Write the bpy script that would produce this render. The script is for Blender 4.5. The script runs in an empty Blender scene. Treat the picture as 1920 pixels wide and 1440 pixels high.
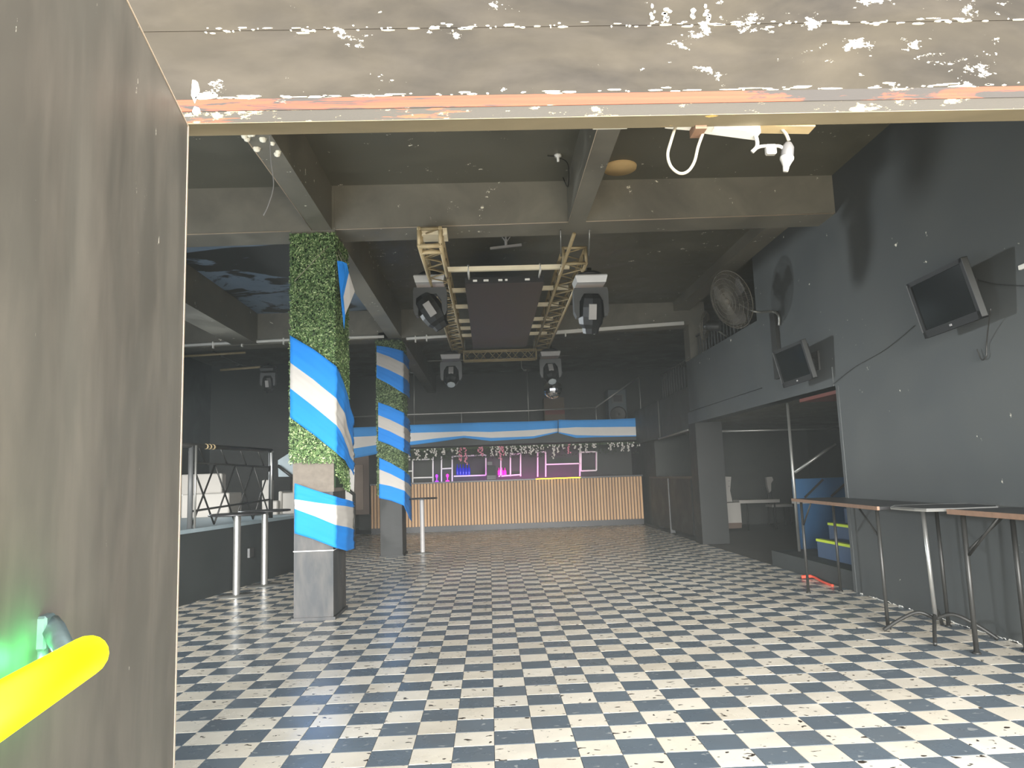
import bpy, math, random
from mathutils import Vector, Matrix
random.seed(7)
S = bpy.context.scene
COL = S.collection
PI = math.pi

# ------------------------------------------------------------------ camera
HAZE = 0.0042
FPX = 1366.75                      # focal length in pixels of the 1920 wide frame
CAMZ = 1.3073
RR = ((0.99878, -0.03060, -0.03873), (0, 0, 0), (0, 0, 0))
YAW, PITCH, ROLL = 0.0350571, 0.1260399, -0.0348646
fw = Vector((math.sin(YAW)*math.cos(PITCH), math.cos(YAW)*math.cos(PITCH), math.sin(PITCH)))
r0 = Vector((math.cos(YAW), -math.sin(YAW), 0))
u0 = r0.cross(fw)
rt = math.cos(ROLL)*r0 + math.sin(ROLL)*u0
up = -math.sin(ROLL)*r0 + math.cos(ROLL)*u0
cam = bpy.data.cameras.new('camera')
cam.sensor_width = 36
cam.lens = FPX/1920*36
cam.clip_start = 0.05
co = bpy.data.objects.new('camera', cam)
COL.objects.link(co)
M = Matrix((rt, up, -fw)).transposed().to_4x4()
M.translation = (0, 0, CAMZ)
co.matrix_world = M
S.camera = co
CP = Vector((0, 0, CAMZ))

def ray(x, y):
    return rt*((x-960)/FPX) - up*((y-720)/FPX) + fw
def onY(x, y, Y):                  # point of a real plane Y = const
    d = ray(x, y); return CP + d*(Y/d.y)
def onX(x, y, X):
    d = ray(x, y); return CP + d*(X/d.x)
def onZ(x, y, Z):
    d = ray(x, y); return CP + d*((Z-CAMZ)/d.z)

# ------------------------------------------------------------------ view, world, lights
S.view_settings.view_transform = 'Standard'
S.view_settings.look = 'None'
S.view_settings.gamma = 1
S.view_settings.use_curve_mapping = False
S.view_settings.exposure = 0.0
S.cycles.use_denoising = True
S.cycles.max_bounces = 8
S.cycles.diffuse_bounces = 5
S.cycles.sample_clamp_indirect = 6
w = bpy.data.worlds.new('sky'); S.world = w; w.use_nodes = True
bg = w.node_tree.nodes['Background']
bg.inputs[0].default_value = (0.86, 0.93, 1.0, 1)
bg.inputs[1].default_value = 3.0

def area(name, loc, to, sx, sy, power, color, spread=None):
    l = bpy.data.lights.new(name, 'AREA'); l.shape = 'RECTANGLE'
    l.size, l.size_y, l.energy, l.color = sx, sy, power, color
    if spread: l.spread = spread
    o = bpy.data.objects.new(name, l); COL.objects.link(o)
    o.location = loc
    o.rotation_euler = (Vector(to)-Vector(loc)).to_track_quat('-Z', 'Y').to_euler()
    return o
# area lamps for the sunlit houses over the road and the sunlit pavement
area('sunlit_facade', (0.5, -28, 4.8), (0.5, 10, 1.0), 24, 10, 58000, (1.0, 0.98, 0.95))
area('door_fill', (8, -4.5, 2.6), (-0.8, 1.6, 1.4), 4, 4, 800, (1.0, 0.94, 0.84))  # unseen lamp added to brighten the door leaf
area('sunlit_pavement', (1.0, -1.2, 0.02), (1.0, -1.0, 3), 7, 3.4, 1500, (1.0, 0.9, 0.74))
area('left_rear_window', (-6.9, 12.75, 2.35), (3.73, 7.6, 2.5), 0.55, 0.55, 80, (0.9, 0.97, 1.0), math.radians(64))
area('left_bay_light', (-4.3, 2.75, 0.7), (-4.0, 7.5, 4.2), 3.6, 1.4, 170, (0.8, 0.9, 1.0))  # lamp in an assumed, unseen shutter opening, added to light the left bay

# ------------------------------------------------------------------ materials
def lin(c):
    return tuple(((v/255)/12.92 if v/255 <= 0.04045 else ((v/255+0.055)/1.055)**2.4) for v in c)
class Nt:
    def __init__(s, name):
        s.m = bpy.data.materials.new(name); s.m.use_nodes = True
        s.t = s.m.node_tree; s.b = s.t.nodes['Principled BSDF']
    def n(s, kind, **kw):
        x = s.t.nodes.new(kind)
        for k, v in kw.items(): setattr(x, k, v)
        return x
    def l(s, a, b): s.t.links.new(a, b)
    def pos(s, scale=(1, 1, 1)):
        g = s.n('ShaderNodeNewGeometry'); v = s.n('ShaderNodeVectorMath', operation='MULTIPLY')
        s.l(g.outputs['Position'], v.inputs[0]); v.inputs[1].default_value = scale
        return v.outputs[0]
    def noise(s, sc, det=4, rough=0.55, scale=(1, 1, 1), dist=0):
        x = s.n('ShaderNodeTexNoise'); x.inputs['Scale'].default_value = sc
        x.inputs['Detail'].default_value = det; x.inputs['Roughness'].default_value = rough
        x.inputs['Distortion'].default_value = dist
        s.l(s.pos(scale), x.inputs['Vector']); return x.outputs[0]
    def ramp(s, fac, stops):
        x = s.n('ShaderNodeValToRGB'); e = x.color_ramp.elements
        while len(e) < len(stops): e.new(0.5)
        for el, (p, c) in zip(e, stops):
            el.position = p; el.color = c if len(c) == 4 else (*c, 1)
        s.l(fac, x.inputs[0]); return x.outputs[0]
    def mix(s, fac, a, b):
        x = s.n('ShaderNodeMix', data_type='RGBA')
        for i, v in ((0, fac), (6, a), (7, b)):
            if isinstance(v, (int, float)): x.inputs[i].default_value = v
            elif isinstance(v, tuple): x.inputs[i].default_value = (*v, 1) if len(v) == 3 else v
            else: s.l(v, x.inputs[i])
        return x.outputs[2]
    def math(s, op, a, b=0.0):
        x = s.n('ShaderNodeMath', operation=op)
        for i, v in ((0, a), (1, b)):
            if isinstance(v, (int, float)): x.inputs[i].default_value = v
            else: s.l(v, x.inputs[i])
        return x.outputs[0]
    def bump(s, h, strength=0.3, dist=0.01):
        x = s.n('ShaderNodeBump'); x.inputs['Strength'].default_value = strength
        x.inputs['Distance'].default_value = dist
        s.l(h, x.inputs['Height']); s.l(x.outputs[0], s.b.inputs['Normal'])
    def set(s, **kw):
        for k, v in kw.items():
            k = {'color': 'Base Color', 'rough': 'Roughness', 'metal': 'Metallic', 'spec': 'Specular IOR Level',
                 'emit': 'Emission Color', 'emit_s': 'Emission Strength', 'trans': 'Transmission Weight'}[k]
            if isinstance(v, tuple): v = (*v, 1)
            if isinstance(v, (int, float)) or isinstance(v, tuple): s.b.inputs[k].default_value = v
            else: s.l(v, s.b.inputs[k])
        return s
MT = {}
def plain(name, c, rough=0.5, metal=0.0, var=0.12, sc=6.0, emit=None, emit_s=0, spec=0.5):
    n = Nt(name); a = lin(c)
    f = n.noise(sc)
    col = n.mix(f, tuple(v*(1-var) for v in a), tuple(min(1, v*(1+var)) for v in a))
    n.set(color=col, rough=rough, metal=metal, spec=spec)
    if emit: n.set(emit=lin(emit), emit_s=emit_s)
    MT[name] = n.m; return n.m
def paint(name, c, c2, rough=(0.35, 0.6), chips=0.0, chipc=(250, 244, 225), sc=1.6, stretch=(1, 1, 1), chipsc=9, scuff=0.0, spec=0.35, sdir=(1.6, 1.6, 0.45)):
    """old dark paint: cloudy tone, worn gloss, pale chips where the plaster shows"""
    n = Nt(name)
    f = n.noise(sc, 6, 0.6, stretch, 0.6)
    col = n.mix(n.ramp(f, [(0.3, (0, 0, 0)), (0.7, (1, 1, 1))]), lin(c), lin(c2))
    if scuff:
        g = n.noise(4.0, 6, 0.62, sdir, 0.35)
        col = n.mix(n.math('MULTIPLY', n.ramp(g, [(0.42, (0, 0, 0)), (0.75, (1, 1, 1))]), scuff), col, lin((150, 140, 128)))
    if chips:
        a = n.noise(chipsc, 10, 0.72, stretch); b = n.noise(1.1, 3)
        v = n.math('ADD', a, n.math('MULTIPLY', n.math('SUBTRACT', b, 0.5), 0.25))
        k = n.ramp(v, [(1-chips, (0, 0, 0)), (1-chips+0.012, (1, 1, 1))])
        col = n.mix(k, col, lin(chipc))
        n.bump(k, 0.4, 0.004)
    else:
        n.bump(n.noise(14, 5), 0.12, 0.01)
    rr = n.ramp(f, [(0.3, (rough[0],)*3), (0.7, (rough[1],)*3)])
    n.set(color=col, rough=rr, spec=spec)
    MT[name] = n.m; return n.m

paint('ceiling_paint', (86, 85, 75), (102, 100, 89), (0.3, 0.6), 0.335)
paint('beam_paint', (100, 97, 88), (126, 122, 110), (0.4, 0.65), 0.33)
paint('wall_paint', (69, 73, 74), (79, 82, 81), (0.45, 0.6), 0.303, sc=0.9)
paint('dark_paint', (54, 56, 53), (64, 66, 62), (0.5, 0.7), 0.2)
paint('black_paint', (26, 28, 27), (34, 36, 35), (0.5, 0.7))
paint('stage_paint', (48, 53, 53), (58, 62, 62), (0.5, 0.65), 0.2)
paint('front_paint', (32, 30, 28), (64, 59, 50), (0.5, 0.75), 0.366, scuff=0.06, sdir=(0.5, 1, 1.6), stretch=(0.6, 1, 1), chipsc=12, spec=0.1)
paint('soffit_paint', (104, 98, 82), (136, 126, 104), (0.5, 0.8), 0.35, stretch=(0.5, 1, 1), chipc=(214, 180, 110), spec=0.1)
paint('pillar_paint', (46, 48, 50), (62, 65, 67), (0.4, 0.7), 0.31, sc=3, stretch=(1, 1, 0.4), scuff=0.2)
paint('door_paint', (78, 75, 69), (100, 97, 89), (0.45, 0.6), 0.31, sc=1.3, stretch=(1.4, 1.4, 0.5), scuff=0.22, chipsc=14)
plain('worn_edge', (176, 160, 140), 0.6)
plain('bare_concrete', (104, 97, 88), 0.9, sc=20, var=0.3)
plain('plaster_chip', (250, 240, 220), 0.9)
plain('black_plastic', (26, 27, 28), 0.45)
plain('dark_metal', (48, 48, 46), 0.45, 0.3)
plain('grey_plastic', (74, 76, 76), 0.5)
plain('steel', (200, 200, 196), 0.28, 0.85)
plain('worn_steel', (150, 150, 145), 0.4, 0.7)
plain('white_paint', (232, 230, 222), 0.5)
plain('cream_bar', (240, 228, 198), 0.5)
plain('truss_paint', (150, 134, 100), 0.5, 0.1, var=0.3, sc=9)
plain('cream_truss', (196, 176, 136), 0.5, 0.1, var=0.2, sc=9)
plain('flag_blue', (12, 122, 206), 0.8, var=0.06)
plain('flag_white', (176, 172, 166), 0.85, var=0.05)
plain('cream_cable', (146, 140, 124), 0.5)
plain('white_cable', (150, 147, 140), 0.5)
plain('grey_lamp', (150, 148, 146), 0.4)
plain('bulb_glass', (190, 190, 188), 0.15)
plain('plywood', (196, 168, 120), 0.8, sc=14)
plain('yellow_bar', (252, 250, 0), 0.45, var=0.02, emit=(250, 250, 0), emit_s=0.5)  # glow of the sunlit fluorescent bar put in as emission
plain('pale_bracket', (112, 128, 128), 0.35, 0.5, sc=30, var=0.3)
plain('screen_glass', (10, 16, 18), 0.12, var=0.05)
plain('bezel', (15, 16, 17), 0.5, spec=0.25)
plain('trim_grey', (66, 67, 66), 0.5)
plain('cable_grey', (52, 54, 54), 0.6)
plain('fan_wire', (92, 86, 74), 0.6, 0.2)
plain('fan_blade', (62, 59, 54), 0.6)
plain('blue_paint', (40, 92, 134), 0.6)
plain('blue_riser', (62, 84, 112), 0.6)
plain('yellow_tape', (206, 226, 60), 0.6, var=0.05)
plain('red_paint', (104, 48, 38), 0.6)
plain('red_plastic', (224, 84, 60), 0.6)
plain('white_vinyl', (158, 155, 148), 0.5, var=0.06)
plain('brown_board', (92, 76, 64), 0.6)
plain('brown_frame', (120, 104, 90), 0.6)
plain('lamp_grey', (92, 91, 90), 0.4)
plain('lamp_white', (150, 148, 142), 0.5)
plain('flag_blue_lifted', (62, 152, 224), 0.8, var=0.06)  # brighter flag colours, making up for the dim light on the banners
plain('flag_white_lifted', (216, 214, 208), 0.85, var=0.05)
plain('wood_edge', (128, 100, 80), 0.6, sc=25, var=0.25)
plain('table_black', (40, 40, 41), 0.4)
plain('green_leaf_backing', (24, 44, 22), 0.9)
plain('pink_flower', (232, 150, 170), 0.8)
plain('white_flower', (226, 222, 214), 0.8)
plain('garland_leaf', (62, 74, 52), 0.8, var=0.4, sc=40)
plain('frame_white', (236, 236, 228), 0.5)  # plain white for the shelf frames, no emission
plain('led_yellow', (255, 220, 20), 0.5, emit=(255, 205, 10), emit_s=9)
plain('led_pink', (255, 60, 200), 0.5, emit=(255, 40, 200), emit_s=2.0)
plain('led_violet', (150, 60, 220), 0.5, emit=(150, 40, 230), emit_s=2.0)
plain('blue_glass', (40, 50, 190), 0.2, emit=(40, 40, 200), emit_s=0.25)
plain('pink_glass', (240, 60, 190), 0.2, emit=(240, 40, 180), emit_s=0.6)
plain('speaker_blue', (66, 76, 82), 0.5)
plain('cardboard', (92, 80, 66), 0.8)
plain('outside_paving', (150, 140, 124), 0.8)
plain('grout', (88, 86, 80), 0.8)
plain('mirror', (235, 235, 240), 0.06, 1.0, var=0.02)
plain('lens', (210, 220, 225), 0.08, 0.6, var=0.02)
plain('teal_edge', (150, 166, 172), 0.5)

def leaf_mat(name, stops):
    n = Nt(name); g = n.n('ShaderNodeNewGeometry')
    n.set(color=n.ramp(g.outputs['Random Per Island'], [(p, lin(c)) for p, c in stops]), rough=0.6)
    MT[name] = n.m
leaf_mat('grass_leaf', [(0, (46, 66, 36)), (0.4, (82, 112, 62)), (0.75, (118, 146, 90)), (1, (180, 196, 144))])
leaf_mat('grass_leaf_shade', [(0, (44, 60, 36)), (0.5, (76, 98, 58)), (1, (138, 156, 110))])  # shaded copy of grass_leaf, dimness of the farther pillar put into the colour

def wood_slat():
    n = Nt('slat_wood'); g = n.n('ShaderNodeObjectInfo')
    a = n.noise(5, 5, 0.6, (6, 6, 0.5))
    base = n.mix(a, lin((176, 138, 98)), lin((214, 174, 126)))
    n.set(color=n.mix(n.math('MULTIPLY', g.outputs['Random'], 0.35), base, lin((150, 114, 82))), rough=0.55)
    MT['slat_wood'] = n.m
wood_slat()

def lintel_wood():                  # head of the old frame: black paint flaked off orange wood, cream primer left in patches
    n = Nt('flaked_frame')
    a = n.noise(3.0, 8, 0.65, (0.35, 1, 3.2), 0.8); b = n.noise(14.0, 9, 0.72, (0.7, 1, 1.6))
    wood = n.mix(n.noise(12, 4, 0.6, (0.15, 1, 5)), lin((104, 46, 28)), lin((140, 84, 52)))
    k = n.ramp(a, [(0.6, (0, 0, 0)), (0.63, (1, 1, 1))])
    col = n.mix(k, lin((58, 54, 47)), wood)
    col = n.mix(n.ramp(b, [(0.585, (0, 0, 0)), (0.6, (1, 1, 1))]), col, lin((150, 138, 106)))
    n.set(color=col, rough=0.8); n.bump(b, 0.5, 0.006)
    MT['flaked_frame'] = n.m
    n = Nt('orange_frame')
    a = n.noise(3.0, 8, 0.65, (0.3, 1, 4), 0.8)
    wood = n.mix(n.noise(12, 4, 0.6, (0.12, 1, 8)), lin((104, 40, 26)), lin((134, 74, 48)))
    col = n.mix(n.ramp(a, [(0.53, (0, 0, 0)), (0.56, (1, 1, 1))]), wood, lin((52, 48, 44)))
    b = n.noise(5.0, 9, 0.7, (0.5, 1, 3.0))
    col = n.mix(n.ramp(b, [(0.63, (0, 0, 0)), (0.65, (1, 1, 1))]), col, lin((176, 160, 132)))
    n.set(color=col, rough=0.8); n.bump(b, 0.5, 0.006)
    MT['orange_frame'] = n.m
lintel_wood()

def tile_mat(name, c1, c2, spotc, spots):
    n = Nt(name)
    v = n.n('ShaderNodeVectorMath', operation='MULTIPLY'); g = n.n('ShaderNodeNewGeometry')
    n.l(g.outputs['Position'], v.inputs[0]); v.inputs[1].default_value = (5, 5, 0)
    off = n.n('ShaderNodeVectorMath', operation='ADD'); n.l(v.outputs[0], off.inputs[0])
    off.inputs[1].default_value = (GX*-5, GY*-5, 0)
    fl = n.n('ShaderNodeVectorMath', operation='FLOOR'); n.l(off.outputs[0], fl.inputs[0])
    wn = n.n('ShaderNodeTexWhiteNoise', noise_dimensions='3D'); n.l(fl.outputs[0], wn.inputs['Vector'])
    f = n.math('ADD', n.math('MULTIPLY', wn.outputs[0], 0.6), n.math('MULTIPLY', n.noise(7, 6), 0.5))
    col = n.mix(f, lin(c1), lin(c2))
    sp = n.noise(17, 2, 0.45, (1, 1.6, 1), 0.4)
    col = n.mix(n.ramp(sp, [(spots, (0, 0, 0)), (spots+0.015, (1, 1, 1))]), col, lin(spotc))
    d = n.noise(1.7, 6, 0.65)
    col = n.mix(n.math('MULTIPLY', n.ramp(d, [(0.45, (0, 0, 0)), (0.75, (1, 1, 1))]), 0.25), col, lin((120, 112, 100)))
    n.set(color=col, rough=n.ramp(n.noise(3, 5), [(0.3, (0.2,)*3), (0.7, (0.36,)*3)]), spec=0.5)
    n.bump(n.noise(30, 3), 0.06, 0.004)
    MT[name] = n.m
GX, GY = -0.01575, 3.58246          # a corner of the tile grid; tiles are 20 cm
tile_mat('tile_black', (94, 105, 114), (113, 123, 131), (158, 162, 162), 0.68)
tile_mat('tile_cream', (232, 220, 198), (246, 238, 222), (66, 58, 50), 0.66)

# ------------------------------------------------------------------ mesh helpers
class G:
    def __init__(s): s.v = []; s.f = []; s.k = []; s.sm = []
    def add(s, v, f, k=0, smooth=False):
        b = len(s.v); s.v += [Vector(p) for p in v]
        s.f += [tuple(b+i for i in q) for q in f]; s.k += [k]*len(f); s.sm += [smooth]*len(f); return s
    def box(s, x0, x1, y0, y1, z0, z1, k=0):
        v = [(x0, y0, z0), (x1, y0, z0), (x1, y1, z0), (x0, y1, z0), (x0, y0, z1), (x1, y0, z1), (x1, y1, z1), (x0, y1, z1)]
        return s.add(v, [(3, 2, 1, 0), (4, 5, 6, 7), (0, 1, 5, 4), (1, 2, 6, 5), (2, 3, 7, 6), (3, 0, 4, 7)], k)
    def rbox(s, m, hx, hy, hz, b=0.01, k=0):     # box with chamfered edges under a matrix
        v = []; f = []
        for sx in (-1, 1):
            for sy in (-1, 1):
                for sz in (-1, 1):
                    v += [m @ Vector((sx*hx, sy*(hy-b), sz*(hz-b))), m @ Vector((sx*(hx-b), sy*hy, sz*(hz-b))), m @ Vector((sx*(hx-b), sy*(hy-b), sz*hz))]
        def i(sx, sy, sz, a): return ((sx > 0)*4 + (sy > 0)*2 + (sz > 0))*3 + a
        q = (-1, 1)
        for t in q:
            f.append([i(t, -1, -1, 0), i(t, 1, -1, 0), i(t, 1, 1, 0), i(t, -1, 1, 0)][::t])
            f.append([i(-1, t, -1, 1), i(-1, t, 1, 1), i(1, t, 1, 1), i(1, t, -1, 1)][::t])
            f.append([i(-1, -1, t, 2), i(1, -1, t, 2), i(1, 1, t, 2), i(-1, 1, t, 2)][::t])
            for u in q:
                f.append([i(t, u, -1, 0), i(t, u, -1, 1), i(t, u, 1, 1), i(t, u, 1, 0)][::-t*u])
                f.append([i(t, -1, u, 0), i(t, 1, u, 0), i(t, 1, u, 2), i(t, -1, u, 2)][::-t*u*-1])
                f.append([i(-1, t, u, 1), i(1, t, u, 1), i(1, t, u, 2), i(-1, t, u, 2)][::-t*u])
                for x in q: f.append([i(x, t, u, 0), i(x, t, u, 1), i(x, t, u, 2)][::x*t*u])
        return s.add(v, f, k)
    def tube(s, pts, r, n=6, k=0, closed=False, smooth=True, cap=True):
        pts = [Vector(p) for p in pts]; N = len(pts); rings = []; ref = None
        for i, p in enumerate(pts):
            if closed: t = pts[(i+1) % N]-pts[i-1]
            else: t = pts[min(i+1, N-1)]-pts[max(i-1, 0)]
            t.normalize()
            if ref is None:
                ref = Vector((0, 0, 1)) if abs(t.z) < 0.9 else Vector((1, 0, 0))
            a = t.cross(ref)
            if a.length < 1e-6: a = t.orthogonal()
            a.normalize(); b = a.cross(t).normalized(); ref = b
            rad = r[i] if isinstance(r, (list, tuple)) else r
            rings.append([p+a*(math.cos(2*PI*j/n)*rad)+b*(math.sin(2*PI*j/n)*rad) for j in range(n)])
        v = [q for g in rings for q in g]; f = []
        for i in range(N if closed else N-1):
            i2 = (i+1) % N
            for j in range(n):
                f.append((i*n+j, i2*n+j, i2*n+(j+1) % n, i*n+(j+1) % n))
        if cap and not closed:
            f.append(tuple(range(n))[::1]); f.append(tuple(range((N-1)*n, N*n))[::-1])
        return s.add(v, f, k, smooth)
    def bar(s, p, q, w, h, k=0):                  # rectangular bar p -> q, width w (level) and height h
        p, q = Vector(p), Vector(q); t = (q-p).normalized()
        a = t.cross(Vector((0, 0, 1)))
        a = a.normalized() if a.length > 1e-5 else Vector((1, 0, 0))
        b = a.cross(t).normalized(); v = []
        for c in (p, q):
            v += [c+a*(x*w/2)+b*(y*h/2) for x, y in ((-1, -1), (1, -1), (1, 1), (-1, 1))]
        return s.add(v, [(0, 1, 2, 3), (7, 6, 5, 4), (0, 4, 5, 1), (1, 5, 6, 2), (2, 6, 7, 3), (3, 7, 4, 0)], k)
    def lathe(s, prof, o=(0, 0, 0), n=20, k=0, m=None, smooth=True):   # profile (radius, height) about z
        v = []; f = []; o = Vector(o); L = len(prof)
        for i in range(n):
            c, d = math.cos(2*PI*i/n), math.sin(2*PI*i/n)
            for r, z in prof:
                p = Vector((r*c, r*d, z)); v.append(o+(m @ p if m else p))
        for i in range(n):
            i2 = (i+1) % n
            for j in range(L-1): f.append((i*L+j, i2*L+j, i2*L+j+1, i*L+j+1))
        return s.add(v, f, k, smooth)
    def sphere(s, c, r, n=8, k=0, m=6, smooth=True):
        return s.lathe([(max(1e-4, r*math.sin(PI*j/m)), -r*math.cos(PI*j/m)) for j in range(m+1)], c, n, k, None, smooth)
    def prism(s, poly, y0, y1, k=0, axis='y'):    # outline (a,b) swept along an axis
        n = len(poly); mk = (lambda a, b, t: (a, t, b)) if axis == 'y' else ((lambda a, b, t: (a, b, t)) if axis == 'z' else (lambda a, b, t: (t, a, b)))
        v = [mk(a, b, y0) for a, b in poly]+[mk(a, b, y1) for a, b in poly]
        f = [tuple(range(n)), tuple(range(2*n-1, n-1, -1))]+[(i, i+n, (i+1) % n+n, (i+1) % n) for i in range(n)]
        return s.add(v, f, k)
    def build(s, name, mats, parent=None, origin=None, fixn=True):
        if isinstance(mats, str): mats = [mats]
        off = Vector((0, 0, 0))
        if parent is not None:
            p = parent
            while p is not None: off += Vector(p.location); p = p.parent
        elif origin == 'base':
            xs = [q.x for q in s.v]; ys = [q.y for q in s.v]; zs = [q.z for q in s.v]
            off = Vector(((min(xs)+max(xs))/2, (min(ys)+max(ys))/2, min(zs)))
        elif origin is not None: off = Vector(origin)
        me = bpy.data.meshes.new(name)
        me.from_pydata([tuple(q-off) for q in s.v], [], s.f)
        for x in mats: me.materials.append(MT[x])
        me.polygons.foreach_set('material_index', s.k)
        me.polygons.foreach_set('use_smooth', s.sm)
        me.update()
        if fixn:
            import bmesh
            bm = bmesh.new(); bm.from_mesh(me); bmesh.ops.recalc_face_normals(bm, faces=bm.faces); bm.to_mesh(me); bm.free()
        o = bpy.data.objects.new(name, me); COL.objects.link(o)
        if parent is not None: o.parent = parent
        else: o.location = off
        return o
def tag(o, label, cat, group=None, kind=None):
    o['label'] = label; o['category'] = cat
    if group: o['group'] = group
    if kind: o['kind'] = kind
    return o
def thing(name, loc, label, cat, group=None):
    o = bpy.data.objects.new(name, None); COL.objects.link(o); o.location = loc
    o.empty_display_size = 0.1
    return tag(o, label, cat, group)
def struct(o, label=None):
    o['kind'] = 'structure'
    if label: o['label'] = label
    return o
def dup(root, loc, label, group=None, rz=None):
    r = root.copy(); COL.objects.link(r); r.location = loc; r['label'] = label
    if group: r['group'] = group
    if rz is not None: r.rotation_euler.z = rz
    for ch in list(root.children):
        c = ch.copy(); COL.objects.link(c); c.parent = r
        for g in list(ch.children):
            d = g.copy(); COL.objects.link(d); d.parent = c
    return r

# thin haze hanging in the hall
hz = bpy.data.materials.new('haze'); hz.use_nodes = True
nt = hz.node_tree; nt.nodes.clear()
vs = nt.nodes.new('ShaderNodeVolumeScatter'); vs.inputs['Density'].default_value = HAZE
vs.inputs['Color'].default_value = (0.93, 1.0, 0.97, 1); vs.inputs['Anisotropy'].default_value = 0.0
nt.links.new(vs.outputs[0], nt.nodes.new('ShaderNodeOutputMaterial').inputs['Volume'])
MT['haze'] = hz
# ================================================================== THE ROOM
XR, XL = 3.73, -7.0
YF, YB = 2.4, 21.4
ZC = 4.36
P1Y, P2Y = 7.29, 12.93
# --- floor: slab, then every tile
fl = struct(G().box(XL-0.2, 8.0, -6, YB+0.2, -0.12, -0.012).build('floor', 'grout'), 'black and cream chequered tile floor, worn and spotted')
struct(G().box(-9, 9, -6, YF-0.02, -0.012, -0.004).build('trim_1', 'outside_paving'), 'paving outside the doorway')
def tile_verts(i, j, rnd):
    g = 0.0012; b = 0.0018
    x0, y0 = GX+i*0.2, GY+j*0.2; x1, y1 = x0+0.2, y0+0.2
    dz = [rnd.uniform(-0.0006, 0.0006) for _ in range(4)]; z = -0.0002
    o = [(x0+g, y0+g), (x1-g, y0+g), (x1-g, y1-g), (x0+g, y1-g)]
    inn = [(x0+g+b, y0+g+b), (x1-g-b, y0+g+b), (x1-g-b, y1-g-b), (x0+g+b, y1-g-b)]
    return [(a, c, -0.012) for a, c in o]+[(a, c, z-b*0.6+d) for (a, c), d in zip(o, dz)]+[(a, c, z+d) for (a, c), d in zip(inn, dz)]
TF = [(8, 9, 10, 11)]+[(q+4, (q+1) % 4+4, (q+1) % 4+8, q+8) for q in range(4)]+[(q, (q+1) % 4, (q+1) % 4+4, q+4) for q in range(4)]
rnd = random.Random(3)
cells = []
for j in range(-5, 76):
    for i in range(-32, 19):
        x, y = GX+i*0.2+0.1, GY+j*0.2+0.1
        if (j > 20 and x > 4.5): continue
        d = Vector((x, y, 0))-CP; zc = d.dot(fw)
        u, vv = 960+d.dot(rt)/zc*FPX, 720-d.dot(up)/zc*FPX
        seen = 365 < u < 1925 and vv < 1440 and not (560 < u < 632 and vv < 1155)
        cells.append((0.2*0.2*CAMZ/(zc**3) if seen else 0, i, j))
cells.sort(reverse=True)
proto = {}
rest = G()
for n, (a, i, j) in enumerate(cells):
    k = (i+j) % 2
    if n < 300:
        c = (GX+i*0.2+0.1, GY+j*0.2+0.1, 0)
        var = rnd.randrange(3)
        if (k, var) not in proto:
            o = G().add(tile_verts(i, j, rnd), TF).build('tile', ['tile_cream', 'tile_black'][k], None, c, fixn=False)
            proto[(k, var)] = o
        else:
            o = proto[(k, var)].copy(); COL.objects.link(o); o.location = c
        o.parent = fl
    else:
        rest.add(tile_verts(i, j, rnd), TF, k)
o = rest.build('tile_field', ['tile_cream', 'tile_black'], fl, fixn=False); o['kind'] = 'stuff'

# --- ceiling
struct(G().box(XL-0.2, 8.0, YF, YB+0.2, ZC, ZC+0.2).build('ceiling', 'ceiling_paint'), 'black painted concrete ceiling with flaking spots')
n_ = Nt('sheen_ceiling')
a_ = n_.noise(0.75, 5, 0.6, (0.8, 1.6, 1), 0.8)  # patches of bluish daylight sheen put into the ceiling colour
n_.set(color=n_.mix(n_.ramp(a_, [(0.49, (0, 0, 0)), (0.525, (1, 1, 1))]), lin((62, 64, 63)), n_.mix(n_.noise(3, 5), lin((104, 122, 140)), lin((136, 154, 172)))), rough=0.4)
MT['sheen_ceiling'] = n_.m
struct(G().box(XL, -1.75, P1Y+0.4, P2Y, ZC-0.004, ZC+0.01).build('ceiling', 'sheen_ceiling'), 'ceiling over the left stage, bluish sheen in its colour between dark patches')
# --- front wall over the opening
FX0, FX1 = -0.985, 3.9
fwall = G().box(-9, 9, YF, YF+0.09, 2.63, 4.6)
fwall.box(-9, 9, YF-0.0025, YF, 2.885, 4.6)
fwall.box(-2.2, -1.16, YF+0.03, YF+0.09, 0, 2.63).box(FX1, 9, YF, YF+0.09, 0, 2.63).box(-9, -6.4, YF, YF+0.09, 0, 2.63)
fwall.box(-6.4, -2.2, YF, YF+0.09, 2.55, 2.63)
struct(fwall.build('wall_front', 'front_paint'), 'black flaking wall over the wide entrance, lit by the street')
struct(G().box(-2.2, FX1, YF-0.003, YF+0.09, 2.588, 2.63).build('trim_2', 'orange_frame'), 'split orange wooden head of the entrance frame')
struct(G().box(-2.2, FX1, YF+0.001, YF+0.089, 2.5445, 2.547).build('trim_4', 'soffit_paint'), 'grey chipped underside of the entrance head')
struct(G().box(-2.2, FX1, YF, YF+0.09, 2.547, 2.588).build('trim_3', 'flaked_frame'), 'flaked cream and black strip under the entrance head')
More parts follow.
